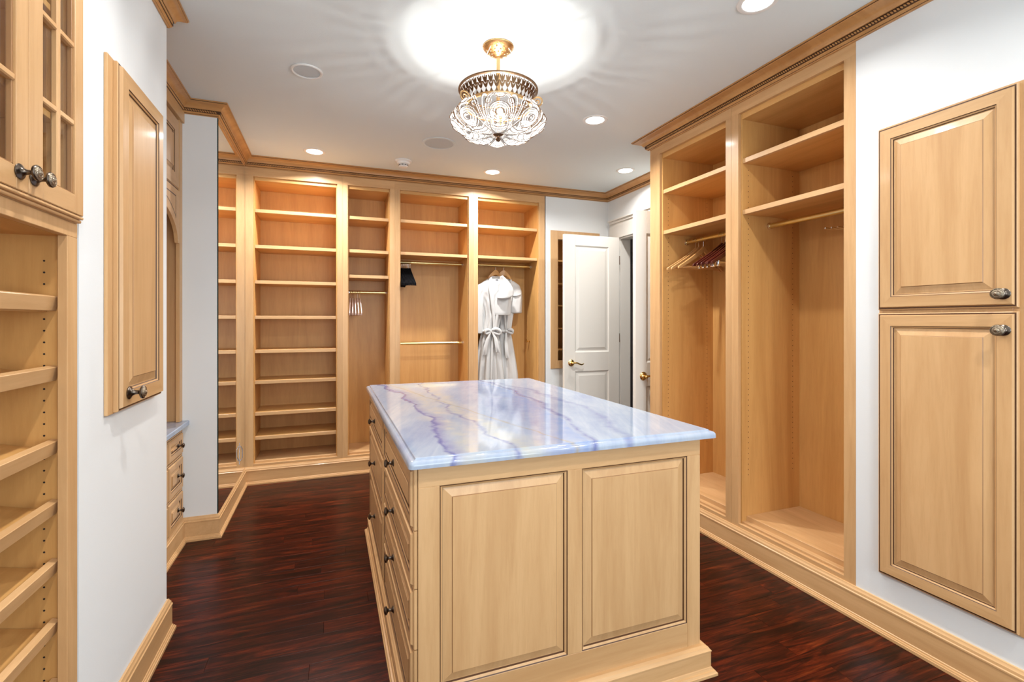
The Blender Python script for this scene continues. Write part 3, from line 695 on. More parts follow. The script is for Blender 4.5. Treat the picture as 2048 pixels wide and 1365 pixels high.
# marble slab with an ogee edge
mb = MB()
SX0, SX1, SY0, SY1 = .2245, 1.413, 1.490, 3.375
prof = [(-.012, .9155), (0, .9165), (.0, .9265), (-.001, .932), (-.0045, .9365), (-.010, .9395), (-.016, .9405), (-.020, .9405), (-.0215, .9425), (-.0225, .9455), (-.0245, .9465)]
def rrect(x0, x1, y0, y1, r, k=6):
    pts = []
    for cx, cy, a0 in ((x1-r, y0+r, -90), (x1-r, y1-r, 0), (x0+r, y1-r, 90), (x0+r, y0+r, 180)):
        for i in range(k+1):
            a = radians(a0+90*i/k); pts.append((cx+r*cos(a), cy+r*sin(a)))
    return pts
rw = []
for p, z in prof:
    r = max(.004, .016+p*.6)
    if p > -.02: pts = rrect(SX0-p, SX1+p, SY0-p, SY1+p, r)
    else: pts = rrect(SX0-p, SX1+p, SY0-p, SY1+p, .004)
    rw.append(len(mb.v)); mb.v += [(x_, y_, z) for x_, y_ in pts]
K = 28
for j in range(len(prof)-1):
    for k in range(K): mb.face((rw[j]+k, rw[j]+(k+1) % K, rw[j+1]+(k+1) % K, rw[j+1]+k))
mb.face(tuple(rw[0]+k for k in range(K))[::-1]); mb.face(tuple(rw[-1]+k for k in range(K)))
o = mb.build('island_countertop', marble, smooth=True, angle=35); o.data.polygons[-1].use_smooth = False; o.data.polygons[-2].use_smooth = False; lab(o, 'large polished blue veined marble slab on the island'); o['category'] = 'countertop'

# ------------------------------------------------------------------ wall niche behind the open door
NF = Fr('far', YF-.0005)
t = thing('wall_niche', 'recessed maple framed wall niche with shelves, half hidden by the open door', 'shelf')
mb = MB()
for b in [(2.143, 2.225, .878, 2.315), (2.64, 2.722, .878, 2.315), (2.225, 2.64, 2.225, 2.315), (2.225, 2.64, .878, .96)]: NF.box(mb, b[0], b[1], -.012, 0, b[2], b[3])
mb.build('niche_frame', maple, t, bevel=.0015)
mb = MB(); NF.box(mb, 2.166, 2.699, .395, .405, .902, 2.288); mb.build('back_panel', inner, t)
for a, c in ((2.166, 2.184), (2.681, 2.699)):
    mb = MB(); NF.box(mb, a, c, .001, .394, .902, 2.288); mb.build('side_panel', inner, t)
for z in (2.015, 1.774, 1.543, 1.302, 1.08):
    mb = MB(); NF.box(mb, 2.186, 2.679, .03, .394, z-.016, z); mb.build('shelf', inner_x, t)

# ------------------------------------------------------------------ doorway and its two doors
CAS = Fr('right', XA-.0005)
mb = MB()
for y0, y1, z0, z1 in ((4.35, 4.44, 0, 2.24), (3.13, 3.22, 0, 2.24)): CAS.box(mb, y0, y1, -.018, 0, z0, z1)
CAS.box(mb, 3.13, 4.44, -.018, 0, 2.24, 2.40); CAS.box(mb, 3.12, 4.51, -.03, 0, 2.40, 2.425); CAS.box(mb, 3.12, 4.52, -.045, 0, 2.425, 2.44); CAS.box(mb, 4.44, 4.535, -.012, 0, 0, 2.40)
mb.box(XA+.001, XA+.119, 4.335, 4.349, 0, 2.239); mb.box(XA+.001, XA+.119, 3.221, 3.235, 0, 2.239); mb.box(XA+.001, XA+.119, 3.236, 4.334, 2.225, 2.239)
struct(mb.build('trim_3', door_m, bevel=.002))
def panel_door(name, x0, x1, yf, z0, z1, px, panels, both=False, edge=None):
    """leaf in the XZ plane, front towards -Y at yf"""
    fr = Fr('far', yf); mb = MB(); fr.box(mb, x0, x1, .0145, .036, z0, z1)
    xs = [x0, px[0], px[1], x1]
    fr.box(mb, x0, px[0], 0, .0144, z0, z1); fr.box(mb, px[1], x1, 0, .0144, z0, z1)
    zz = [z0]+[q for p in panels for q in p]+[z1]
    for a, b in zip(zz[0::2], zz[1::2]): fr.box(mb, px[0], px[1], 0, .0144, a, b)
    d = struct(mb.build(name, door_m, bevel=.002))
    for a, b in panels:
        m = MB(); rings(m, fr, px[0], px[1], a, b, [(0, -.0144, 0), (0, -.001, 0), (.012, -.010, 0), (.020, -.010, 0), (.042, -.0035, 0), (.044, -.0025, 0)])
        m.build('raised_panel', door_m, d)
    return d
def lever(fr, a, z, parent, s):
    mb = MB(); o = fr.pt(a, 0, z); ax = Vector((0, -1, 0))
    mb.lathe([(.033, 0), (.034, .003), (.031, .006), (.026, .008), (.024, .011), (.017, .013), (.012, .016), (.010, .030), (.013, .040), (.013, .048), (.008, .052), (0, .053)], o, ax, 24)
    p = [(0, .044, 0), (.022, .047, .004), (.045, .047, .001), (.068, .047, -.010), (.090, .047, -.016), (.108, .046, -.012), (.116, .044, -.004)]
    mb.tube([(o[0]+s*x_, o[1]-y_, o[2]+z_) for x_, y_, z_ in p], [.010, .009, .0085, .008, .007, .006, .004], 10)
    return mb.build('lever_handle', brass, parent, smooth=True)
d1 = panel_door('door_1', 2.160, 2.790, 4.30, .008, 2.232, (2.280, 2.665), [(.12, .87), (1.062, 2.125)])
lever(Fr('far', 4.30), 2.236, .957, d1, 1)
for z in (2.00, 1.20, .25):
    mb = MB(); mb.lathe([(.007, -.045), (.007, .045)], (2.797, 4.312, z), (0, 0, 1), 8); mb.box(2.7902, 2.7915, 4.304, 4.33, z-.045, z+.045); mb.build('hinge', bronze, d1, smooth=True)
d2 = panel_door('door_2', 2.2255, 2.795, 3.204, .008, 2.240, (2.328, 2.68), [(.12, .86), (1.045, 2.06)])
lever(Fr('far', 3.204), 2.298, .940, d2, 1)

# ------------------------------------------------------------------ ceiling fixtures
def can_light(x, y, label, seen=True):
    t = thing('recessed_light', label, 'ceiling light', 'recessed ceiling lights', loc=(x, y, CZ))
    mb = MB(); mb.lathe([(.062, -.0005), (.062, -.004), (.068, -.006), (.082, -.004), (.085, -.0005)], (0, 0, 0), (0, 0, 1), 32, cap=False); mb.build('trim_ring', white_pl, t, smooth=True)
    mb = MB(); mb.lathe([(.0615, -.0004), (.0615, -.003), (.0, -.0045)], (0, 0, 0), (0, 0, 1), 28); mb.build('lens', lamp_m, t, smooth=True)
for (x, y), lb in zip(LIGHTS, ['lit round recessed ceiling light in front of the shelf closet by the mirror', 'lit round recessed ceiling light in front of the robe closet', 'lit round recessed ceiling light in the corner by the doors, smallest of them', 'lit round recessed ceiling light near the chandelier, right of it', 'lit round recessed ceiling light cut by the top edge of the photo']): can_light(x, y, lb)
for i, (x, y) in enumerate(EXTRA): can_light(x, y, ['lit recessed ceiling light over the near end of the left wall', 'lit recessed ceiling light behind the camera at the left', 'lit recessed ceiling light behind the camera at the right', 'lit recessed ceiling light by the window behind the camera'][i])
for x, y, r, lb in ((-.119, 2.89, .082, 'round white ceiling speaker left of the chandelier'), (.787, 3.706, .13, 'larger round ceiling speaker grille behind the chandelier')):
    t = thing('ceiling_speaker', lb, 'speaker', loc=(x, y, CZ))
    mb = MB(); mb.lathe([(r*.84, -.0004), (r*.84, -.005), (r*.92, -.008), (r, -.005), (r, -.0004)], (0, 0, 0), (0, 0, 1), 36, cap=False); mb.build('speaker_rim', white_pl if r < .1 else ceil_m, t, smooth=True)
    mb = MB(); mb.lathe([(r*.835, -.0004), (r*.835, -.003), (0, -.003)], (0, 0, 0), (0, 0, 1), 36); mb.build('speaker_grille', grill_m, t, smooth=True)
t = thing('smoke_detector', 'white round smoke detector on the ceiling above the closets', 'detector', loc=(.587, 4.215, CZ))
mb = MB(); mb.lathe([(.070, -.0004), (.070, -.008), (.066, -.012), (.056, -.016), (.052, -.030), (.040, -.034)], (0, 0, 0), (0, 0, 1), 28); mb.build('detector_base', white_pl, t, smooth=True)
mb = MB(); mb.lathe([(.039, -.034), (.040, -.048), (.032, -.056), (.0, -.058)], (0, 0, 0), (0, 0, 1), 24); mb.build('sensor_cap', white_pl, t, smooth=True)
mb = MB()
for k in range(10):
    a = 2*pi*k/10; c_, s_ = cos(a), sin(a)
    q = [(.0405, -.009, -.038), (.0405, .009, -.038), (.0408, .009, -.045), (.0408, -.009, -.045)]
    mb.quad(*[(r_*c_-w_*s_, r_*s_+w_*c_, z_) for r_, w_, z_ in q])
mb.build('vent_slot', dark_m, t, recalc=False)

# ------------------------------------------------------------------ chandelier
CX, CY = .788, 2.300
ch = thing('chandelier', 'gilt crystal bead chandelier bowl hanging over the island', 'chandelier', loc=(CX, CY, CZ))
def zc(z): return z-CZ
mb = MB(); mb.lathe([(.077, -.0005), (.078, -.006), (.074, -.012), (.062, -.022), (.044, -.034), (.026, -.044), (.020, -.048), (.014, -.054), (.0, -.055)], (0, 0, 0), (0, 0, 1), 36); mb.build('canopy', gold, ch, smooth=True)
mb = MB()
for k in range(10):
    a = 2*pi*k/10
    for q in range(3):
        r_ = .034+.012*q; h_ = -.041+.0078*q
        mb.lathe([(0, -.0026), (.0032, -.0016), (.0045, 0), (.0032, .0016), (0, .0026)], (r_*cos(a+q*.25), r_*sin(a+q*.25), h_-.001), (cos(a)*.5, sin(a)*.5, -1), 8)
mb.build('canopy_relief', gold, ch, smooth=True)
mb = MB(); mb.tube([(0, 0, -.05), (0, 0, zc(2.47))], .0095, 14); mb.lathe([(.0095, zc(2.60)), (.013, zc(2.595)), (.0095, zc(2.59))], (0, 0, 0), (0, 0, 1), 14); mb.tube([(0, 0, zc(2.47)), (0, 0, zc(2.30))], .006, 10); mb.build('stem', gold, ch, smooth=True)
# gallery ring: top rim, bottom rim, leaves
mb = MB(); RT, ZT, RB_, ZB_ = .195, zc(2.522), .160, zc(2.440)
mb.tube([(RT*cos(2*pi*k/64), RT*sin(2*pi*k/64), ZT) for k in range(64)], .0042, 8, closed=True)
mb.lathe([(RT-.006, ZT+.002), (RT+.002, ZT+.004), (RT+.004, ZT-.004), (RT-.004, ZT-.006)], (0, 0, 0), (0, 0, 1), 64, cap=False)
mb.build('top_rim', bronze, ch, smooth=True)
mb = MB(); mb.tube([(RB_*cos(2*pi*k/64), RB_*sin(2*pi*k/64), ZB_) for k in range(64)], .0045, 8, closed=True)
mb.lathe([(RB_-.002, ZB_-.008), (RB_+.003, ZB_-.006), (RB_+.006, ZB_+.006), (RB_+.002, ZB_+.007)], (0, 0, 0), (0, 0, 1), 64, cap=False); mb.build('bottom_rim', gold, ch, smooth=True)
mb = MB()
def lf(u, v, off):
    f = v/.082; r_ = RB_+(RT-RB_)*f+off; return (r_, u*.84, ZB_+(ZT-ZB_)*f+off*.3)
def petal(pts):
    n = len(mb.v); K_ = len(pts)
    for off in (-.0008, .0012): mb.v += [lf(u, v, off) for u, v in pts]
    mb.face(tuple(n+k for k in range(K_))); mb.face(tuple(n+K_+k for k in range(K_))[::-1])
    for k in range(K_): mb.face((n+k, n+(k+1) % K_, n+K_+(k+1) % K_, n+K_+k))
petal([(-.0015, .006), (.0015, .006), (.0015, .060), (-.0015, .060)])
petal([(0, .048), (.0042, .060), (0, .078), (-.0042, .060)])
petal([(-.0125, .003), (0, .003), (.0125, .003), (.006, .012), (0, .022), (-.006, .012)])
for s in (-1, 1):
    petal([(0, .022), (s*.008, .028), (s*.0135, .038), (s*.0165, .049), (s*.0105, .050), (s*.005, .040), (0, .034)])
    petal([(0, .040), (s*.006, .045), (s*.0115, .055), (s*.0145, .068), (s*.008, .070), (s*.003, .060), (0, .052)])
leaf0 = mb.build('acanthus_leaf', bronze, ch)
NL = 42
for k in range(1, NL):
    l_ = leaf0.copy(); COL.objects.link(l_); l_.rotation_euler = (0, 0, 2*pi*k/NL)
# scroll arms at three places on the rim
for k, a in enumerate((200, 320, 80)):
    a = radians(a); mb = MB(); pts = []
    for i in range(26):
        q = i/25; th = q*3.4*pi; rr = .026*(1-q)+.004
        pts.append((RB_+.045-rr*cos(th)*1.0, ZB_-.006+rr*sin(th)))
    mb.tube([(r_*cos(a), r_*sin(a), z_) for r_, z_ in pts], [.0045-.002*i/25 for i in range(26)], 8)
    mb.build('scroll_arm', gold, ch, smooth=True)
# bulbs and candle sleeves
for k in range(3):
    a = radians(30+120*k); bx, by = .034*cos(a), .034*sin(a)
    mb = MB(); mb.lathe([(.010, zc(2.335)), (.010, zc(2.380)), (.007, zc(2.382))], (bx, by, 0), (0, 0, 1), 12); mb.tube([(0, 0, zc(2.34)), (bx*.6, by*.6, zc(2.335)), (bx, by, zc(2.346))], .004, 6); s_ = mb.build('candle_sleeve', gold, ch, smooth=True)
    mb = MB(); mb.lathe([(.005, zc(2.382)), (.010, zc(2.390)), (.0125, zc(2.400)), (.010, zc(2.412)), (.004, zc(2.424)), (0, zc(2.429))], (bx, by, 0), (0, 0, 1), 12); mb.build('bulb', bulb_m, s_, smooth=True)
    l = bpy.data.lights.new('bulb_light', 'POINT'); l.energy = CHAND_W; l.shadow_soft_size = .009; l.color = (1, .97, .935)
    lo_ = bpy.data.objects.new('bulb_light', l); COL.objects.link(lo_); lo_.location = (CX+bx, CY+by, 2.402)
# bowl of crystal beads on wire
LB = 8; C0 = radians(-107)
def bowl(s):  # s 0 at rim, 1 at bottom -> (r, z)
    P_ = [(.162, 2.430), (.188, 2.424), (.209, 2.410), (.221, 2.388), (.216, 2.362), (.201, 2.340), (.176, 2.320), (.140, 2.303), (.095, 2.297), (.050, 2.301), (.022, 2.306)]
    f = s*(len(P_)-1); i = min(int(f), len(P_)-2); g = f-i
    return P_[i][0]*(1-g)+P_[i+1][0]*g, (P_[i][1]*(1-g)+P_[i+1][1]*g)-CZ
def bpt(th, s, off=0):
    r_, z_ = bowl(min(max(s, 0), 1)); m_ = cos(8*(th-C0)); r_ += .007*m_*sin(pi*s); z_ -= .006*m_*s*(1-s*s); return Vector(((r_+off)*cos(th), (r_+off)*sin(th), z_-off*.5*s))
ico = bmesh.new(); bmesh.ops.create_icosphere(ico, subdivisions=1, radius=1); iv = [v.co.copy() for v in ico.verts]; if_ = [[v.index for v in f.verts] for f in ico.faces]; ico.free()
beads = MB(); wires = MB()
def bead(p, r):
    n = len(beads.v); beads.v += [tuple(p+v*r) for v in iv]
    for f in if_: beads.face(tuple(n+i for i in f))
def strand(pts, r=.0042, wire=True, gap=2.02):
    r *= 1.06
    pts = [Vector(p) for p in pts]; acc = 0; last = pts[0]; bead(last, r)
    for p in pts[1:]:
        seg = p-last
        while seg.length >= r*gap:
            last = last+seg.normalized()*r*gap; bead(last, r); seg = p-last
    if wire: wires.tube([Vector((p.x*1.022, p.y*1.022, p.z-.0015)) for p in pts], .0016, 5)
for k in range(LB):
    c = 2*pi*k/LB+C0; hw = pi/LB
    # rib between lobes
    strand([bpt(c+hw, q/24, .004) for q in range(25)], .0048)
    # arch outline
    strand([bpt(c-hw*.86*cos(pi*q/30), .62-.56*sin(pi*q/30), .006) for q in range(31)], .0045)
    strand([bpt(c-hw*.74*cos(pi*q/30), .60-.48*sin(pi*q/30), .003) for q in range(31)], .0036)
    # large double ring, middle ring, small ring above
    def ring(cs, ru, rs, off, br, w=True): strand([bpt(c+ru*cos(2*pi*q/32), cs+rs*sin(2*pi*q/32), off) for q in range(33)], br, w)
    ring(.53, hw*.60, .165, .010, .0042); ring(.53, hw*.46, .125, .008, .0036, False); ring(.53, hw*.20, .055, .012, .0034)
    ring(.53, hw*.33, .09, .008, .0034, False); ring(.23, hw*.26, .07, .010, .0038); ring(.23, hw*.13, .035, .010, .0034, False)
    for j in range(-3, 4): strand([bpt(c+j*hw*.22, .72+.26*q/10, .002) for q in range(11)], .0036, False)
    # lower swags and fan
    for j in range(4):
        strand([bpt(c-hw*.9+2*hw*.9*q/20, .70+.055*j+.06*sin(pi*q/20), .004-.002*j) for q in range(21)], .0044-.0003*j)
    for j in (-1, 1):
        strand([bpt(c+j*hw*(.55+.3*sin(2.6*q/14)), .60+.38*q/14, .012) for q in range(15)], .0036)
        ring2 = [bpt(c+j*hw*.62+hw*.16*cos(2*pi*q/20), .34+.05*sin(2*pi*q/20), .006) for q in range(21)]; strand(ring2, .0032)
stuff(beads.build('crystal_beads', bead_m, ch, smooth=True, recalc=False))
wires.build('wire_frame', bronze, ch, recalc=False)
mb = MB()
for k in range(4):
    a = radians(35+90*k)
    for i in range(30):
        q = i/29; r_ = .060+(RT-.062)*q; z_ = -.020+(ZT+.020)*q-.012*sin(pi*q)
        mb.lathe([(0, -.0034), (.0032, 0), (0, .0034)], (r_*cos(a), r_*sin(a), z_), (0, 0, 1), 5)
stuff(mb.build('bead_chains', bead_m, ch, smooth=True, recalc=False))
mb = MB(); mb.lathe([(.004, zc(2.315)), (.020, zc(2.309)), (.026, zc(2.304)), (.020, zc(2.299)), (.008, zc(2.296)), (.006, zc(2.289)), (.012, zc(2.284)), (.013, zc(2.278)), (.007, zc(2.271)), (0, zc(2.266))], (0, 0, 0), (0, 0, 1), 24); mb.build('finial', bronze, ch, smooth=True)

# ------------------------------------------------------------------ hangers
def arm_profile(q):  # q -1..1 -> (x, z) below the neck
    a = abs(q); return (.215*q, -.012-.115*a**1.15-.018*sin(pi*a))
def make_hanger(label, cat, group, body_m, hook_m, kind):
    t = thing('clothes_hanger', label, cat, group)
    mb = MB(); W = {'pink': .18, 'robe': .078, 'wood': .232, 'mahogany': .225, 'velvet': .215}[kind]; dr = {'robe': .070, 'wood': .150, 'mahogany': .150, 'velvet': .165, 'pink': 0}[kind]; n = 24
    if kind in ('wood', 'mahogany', 'velvet', 'robe'):
        th = .0065 if kind != 'velvet' else .0028
        for i in range(n+1):
            q = -1+2*i/n; a = abs(q); x_ = W*q; z_ = -.006-dr*(a**.9 if kind != 'robe' else a*a*.8+.2*a)
            y_ = .020*a*a*(1 if kind != 'velvet' else .2)   # shaped shoulders sweep forward
            hh = (.030*(1-a)+.017*a)*(1.35 if kind == 'robe' else 1) if kind != 'velvet' else .022
            if a > .94: hh *= .7
            mb.v += [(x_, y_-th, z_-hh), (x_, y_+th, z_-hh), (x_, y_+th, z_+hh*.35), (x_, y_-th, z_+hh*.35)]
        for i in range(n):
            a = i*4
            for k in range(4): mb.face((a+k, a+(k+1) % 4, a+4+(k+1) % 4, a+4+k))
        mb.face((0, 1, 2, 3)); mb.face((n*4+3, n*4+2, n*4+1, n*4))
    else:
        pts = [(0, 0, -.004)]
        for i in range(1, 13): q = i/12; pts.append((W*q, .006*q, -.004-.125*q**1.5))
        pts += [(W+.004, .006, -.145), (W-.006, .006, -.160)]
        L_ = [(-x_, y_, z_) for x_, y_, z_ in pts[::-1]]
        mb.tube(L_[:-1]+pts, .0042, 8)
        mb.tube([(-W+.006, .006, -.160), (W-.006, .006, -.160)], .0038, 8)
    b = mb.build('hanger_body', body_m, t, smooth=True, bevel=.002 if kind in ('wood', 'mahogany') else 0)
    mb = MB(); hk = [(0, 0, -.004), (0, 0, .030)]
    for i in range(13):
        a = radians(-60+i*250/12); hk.append((-.0+.019*cos(a)*1.0-.0095, 0, .052+.019*sin(a)))
    mb.tube(hk, .0021, 8); mb.build('hook', hook_m, t, smooth=True)
    if kind in ('wood', 'mahogany'):
        mb = MB(); mb.tube([(-W*.93, .018, -.150), (W*.93, .018, -.150)], .0052, 8); mb.build('trouser_bar', body_m if kind == 'wood' else chrome, t, smooth=True)
    if kind == 'velvet':
        mb = MB(); mb.tube([(-W*.93, .003, -.158), (W*.93, .003, -.158)], .0035, 8); mb.build('trouser_bar', body_m, t, smooth=True)
    if kind == 'mahogany':
        for s in (-1, 1):
            mb = MB(); mb.box(s*.17-.009, s*.17+.009, .010, .026, -.182, -.155); mb.box(s*.17-.005, s*.17+.005, .007, .030, -.168, -.140); mb.build('clip', chrome, t, bevel=.002)
    return t
def dup(root, label=None):
    r = root.copy(); COL.objects.link(r)
    if label: r['label'] = label
    for ch_ in list(root.children):
        c = ch_.copy(); COL.objects.link(c); c.parent = r
    return r
def put(h, x, y, z, rz): h.location = (x, y, z); h.rotation_euler = (0, 0, rz)
HZ = .0705-.0145+.0  # hook crown above rod axis
# wooden hangers in the right closet (rod along Y at X 2.51, z 1.962)
G = 'light wooden hangers in the right closet'
w0 = make_hanger('light wooden hanger nearest the viewer of the three beside the dark ones', 'hanger', G, hang_w, chrome, 'wood')
rodz = 1.962+.0145-.0690
for h, y_, rz in ((w0, 2.795, radians(8)), (dup(w0, 'light wooden hanger in the middle of the three in the right closet'), 2.845, radians(2)), (dup(w0, 'light wooden hanger farthest back against the closet side panel'), 2.875, radians(-3))): put(h, 2.5195, y_, rodz, rz)
G = 'dark lacquered hangers in the right closet'
m0 = make_hanger('dark red lacquered hanger with chrome clips, bunched behind the middle post', 'hanger', G, mahog, chrome, 'mahogany')
for k in range(6):
    h = m0 if k == 0 else dup(m0); put(h, 2.5195, 2.62-.032*k, rodz, radians(-2+2*k % 7))
G = 'black velvet hangers at the left of the two-rod bay'
v0 = make_hanger('black velvet hanger bunched at the left end of the upper rod', 'hanger', G, black_v, chrome, 'velvet')
for k in range(12):
    h = v0 if k == 0 else dup(v0); put(h, .628+.0095*k, YF+.20, 1.943+.0145-.0690, radians(90+k*.6))
G = 'pale pink hangers on the short rod'
p0 = make_hanger('pale pink curved hanger, first from the left on the short rod', 'hanger', G, pink_m, chrome, 'pink')
for k in range(5):
    h = p0 if k == 0 else dup(p0, 'pale pink curved hanger, %s from the left on the short rod' % ['', 'second', 'third', 'fourth', 'fifth'][k]); put(h, .178+.021*k, YF+.20, 1.642+.0145-.0690, radians(88+k*1.5))
G = 'wooden hangers holding the robes'
r0 = make_hanger('curved wooden hanger inside the front white robe', 'hanger', G, hang_w, chrome, 'robe')
put(r0, 1.610, YF+.20, 1.950+.0145-.0690, radians(14))
r1 = dup(r0, 'curved wooden hanger inside the rear white robe'); put(r1, 1.700, YF+.20, 1.950+.0145-.0690, radians(-10))

# ------------------------------------------------------------------ bathrobes
def loft(mb, secs, nseg=48, cap=True):
    """secs: (cx, cy, z, w, d, fold amp, fold count, phase)"""
    n0 = len(mb.v)
    for cx, cy, z, w_, d_, fa, fc, ph in secs:
        for k in range(nseg):
            a = 2*pi*k/nseg; f = 1+fa*sin(fc*a+ph)+fa*.6*sin((fc*1.7//1)*a+ph*2.3+1)
            mb.v.append((cx+w_*cos(a)*(.5+.5*f), cy+d_*sin(a)*f, z))
    for i in range(len(secs)-1):
        for k in range(nseg):
            k2 = (k+1) % nseg; mb.face((n0+i*nseg+k, n0+i*nseg+k2, n0+(i+1)*nseg+k2, n0+(i+1)*nseg+k))
    if cap:
        mb.face(tuple(n0+k for k in range(nseg))[::-1]); mb.face(tuple(n0+(len(secs)-1)*nseg+k for k in range(nseg)))
def lerp_secs(keys, n):
    out = []
    for i in range(n+1):
        f = i/n*(len(keys)-1); j = min(int(f), len(keys)-2); g = f-j; g = g*g*(3-2*g)*.5+g*.5
        out.append(tuple(keys[j][k]*(1-g)+keys[j+1][k]*g for k in range(len(keys[0]))))
    return out
def strip(mb, pts, wv, th=.010):
    """ribbon through pts, half width vector list or vector"""
    pts = [Vector(p) for p in pts]; n0 = len(mb.v)
    for i, p in enumerate(pts):
        wd = Vector(wv[i]) if isinstance(wv, list) else Vector(wv)
        for a, b in ((-1, 0), (0, -1.0), (1, 0), (0, .6)): mb.v.append(tuple(p+wd*a+Vector((0, b*th, 0))))
    K_ = len(pts)
    for i in range(K_-1):
        for k in range(4): mb.face((n0+i*4+k, n0+i*4+(k+1) % 4, n0+(i+1)*4+(k+1) % 4, n0+(i+1)*4+k))
    mb.face((n0, n0+1, n0+2, n0+3)); mb.face((n0+K_*4-1, n0+K_*4-2, n0+K_*4-3, n0+K_*4-4))
def subsurf(o, l=1):
    md = o.modifiers.new('subsurf', 'SUBSURF'); md.levels = l; md.render_levels = l
RY = YF+.155
def robe_front():
    t = thing('bathrobe', 'front white terry bathrobe with its right sleeve folded over the chest and a tied belt', 'bathrobe', 'white bathrobes in the closet')
    # body: neck opening to hem
    keys = [(1.598, RY+.01, 1.868, .062, .030, 0, 6, 0), (1.590, RY, 1.840, .105, .042, .03, 6, 0), (1.575, RY, 1.79, .160, .058, .05, 7, .4), (1.560, RY, 1.70, .165, .066, .08, 8, .8),
            (1.565, RY, 1.58, .128, .070, .12, 9, 1.0), (1.556, RY, 1.42, .096, .068, .16, 10, 1.2), (1.532, RY, 1.30, .090, .062, .16, 10, 1.3), (1.530, RY, 1.24, .088, .060, .14, 10, 1.3),
            (1.530, RY, 1.15, .106, .068, .18, 10, 1.4), (1.528, RY, .98, .128, .076, .20, 10, 1.6), (1.530, RY, .82, .145, .082, .20, 10, 1.8), (1.532, RY, .66, .155, .086, .20, 10, 2.0)]
    mb = MB(); loft(mb, lerp_secs(keys, 34), 56); subsurf(mb.build('robe_body', terry, t, smooth=True, angle=180))
    # left sleeve hangs straight
    ks = [(1.452, RY, 1.800, .030, .035, .0, 5, 0), (1.425, RY, 1.76, .050, .050, .05, 5, 0), (1.408, RY-.005, 1.66, .060, .056, .10, 6, .5), (1.400, RY-.01, 1.52, .060, .055, .12, 6, 1), (1.398, RY-.012, 1.38, .057, .052, .10, 6, 1.5), (1.400, RY-.012, 1.27, .055, .050, .05, 6, 1.8), (1.402, RY-.012, 1.245, .054, .048, .02, 6, 2)]
    mb = MB(); loft(mb, lerp_secs(ks, 20), 36); subsurf(mb.build('sleeve', terry, t, smooth=True, angle=180))
    # right sleeve folded across, wide cuff below the fold
    ks = [(1.668, RY-.052, 1.700, .070, .040, .0, 5, 0), (1.662, RY-.056, 1.665, .084, .048, .05, 5, .4), (1.650, RY-.060, 1.600, .090, .048, .09, 5, 1.1), (1.640, RY-.062, 1.53, .094, .046, .08, 5, 1.3), (1.635, RY-.062, 1.455, .099, .044, .05, 5, 1.5), (1.634, RY-.060, 1.430, .098, .042, .02, 5, 1.6)]
    mb = MB(); loft(mb, lerp_secs(ks, 22), 40); subsurf(lab(mb.build('sleeve', terry, t, smooth=True, angle=180), 'sleeve folded short over the chest'))
    # the sleeve top turned over like a wide flap, from the neck to the outer edge
    def poly(P_, t_):
        f = t_*(len(P_)-1); i = min(int(f), len(P_)-2); g = f-i; return [P_[i][k]*(1-g)+P_[i+1][k]*g for k in range(2)]
    inn = [(1.615, 1.825), (1.612, 1.77), (1.603, 1.71), (1.590, 1.65), (1.566, 1.600)]; out = [(1.632, 1.832), (1.690, 1.795), (1.735, 1.745), (1.760, 1.690), (1.748, 1.628)]
    mb = MB(); NU, NV = 10, 12
    for j in range(NV+1):
        t_ = j/NV; a_ = poly(inn, t_); b_ = poly(out, t_)
        for i in range(NU+1):
            u = i/NU; x_ = a_[0]*(1-u)+b_[0]*u; z_ = a_[1]*(1-u)+b_[1]*u-(.018*sin(pi*u) if t_ > .8 else 0)*(t_-.8)*5
            y_ = RY-.075-.040*sin(pi*min(1, u*.9+.05))-.030*t_*t_+.006*sin(7*u+3*t_)+.05*max(0, u-.8)
            mb.v.append((x_, y_, z_))
    for j in range(NV):
        for i in range(NU): q = j*(NU+1)+i; mb.face((q, q+1, q+NU+2, q+NU+1))
    fo = mb.build('sleeve_flap', terry, t, smooth=True, angle=180); sd = fo.modifiers.new('solid', 'SOLIDIFY'); sd.thickness = .016; sd.offset = 0; subsurf(fo, 1)
    # shawl collar: two rolled bands forming a V
    mb = MB(); pl = [(1.552, RY-.010, 1.885), (1.530, RY-.035, 1.868), (1.520, RY-.058, 1.82), (1.518, RY-.074, 1.74), (1.530, RY-.082, 1.62), (1.545, RY-.082, 1.48), (1.552, RY-.078, 1.34), (1.552, RY-.074, 1.26)]
    strip(mb, pl, [(.010, 0, .006), (.022, 0, .01), (.030, 0, .0), (.036, 0, 0), (.036, 0, 0), (.030, 0, 0), (.022, 0, 0), (.016, 0, 0)], .014)
    pr = [(1.640, RY-.010, 1.885), (1.662, RY-.035, 1.872), (1.672, RY-.058, 1.83), (1.664, RY-.076, 1.76), (1.635, RY-.088, 1.66), (1.600, RY-.090, 1.52), (1.575, RY-.086, 1.38), (1.560, RY-.080, 1.26)]
    strip(mb, pr, [(.010, 0, -.006), (.022, 0, -.006), (.032, 0, 0), (.040, 0, 0), (.038, 0, 0), (.030, 0, 0), (.022, 0, 0), (.016, 0, 0)], .014)
    mb.tube([(1.548, RY+.000, 1.878), (1.575, RY+.028, 1.876), (1.618, RY+.028, 1.876), (1.644, RY+.000, 1.878)], .010, 10)
    subsurf(mb.build('shawl_collar', terry, t, smooth=True, angle=180), 2)
    mb = MB(); mb.box(1.580, 1.608, RY-.0445, RY-.0435, 1.835, 1.850); mb.build('care_tag', tag_m, t)
    # belt, knot, bow loops, tails
    mb = MB(); pts = [(1.532+.098*cos(2*pi*k/28), RY+.072*sin(2*pi*k/28), 1.262+.006*sin(4*pi*k/28)) for k in range(28)]
    mb.tube(pts, .017, 10, closed=True); b = mb.build('belt', terry, t, smooth=True, angle=180)
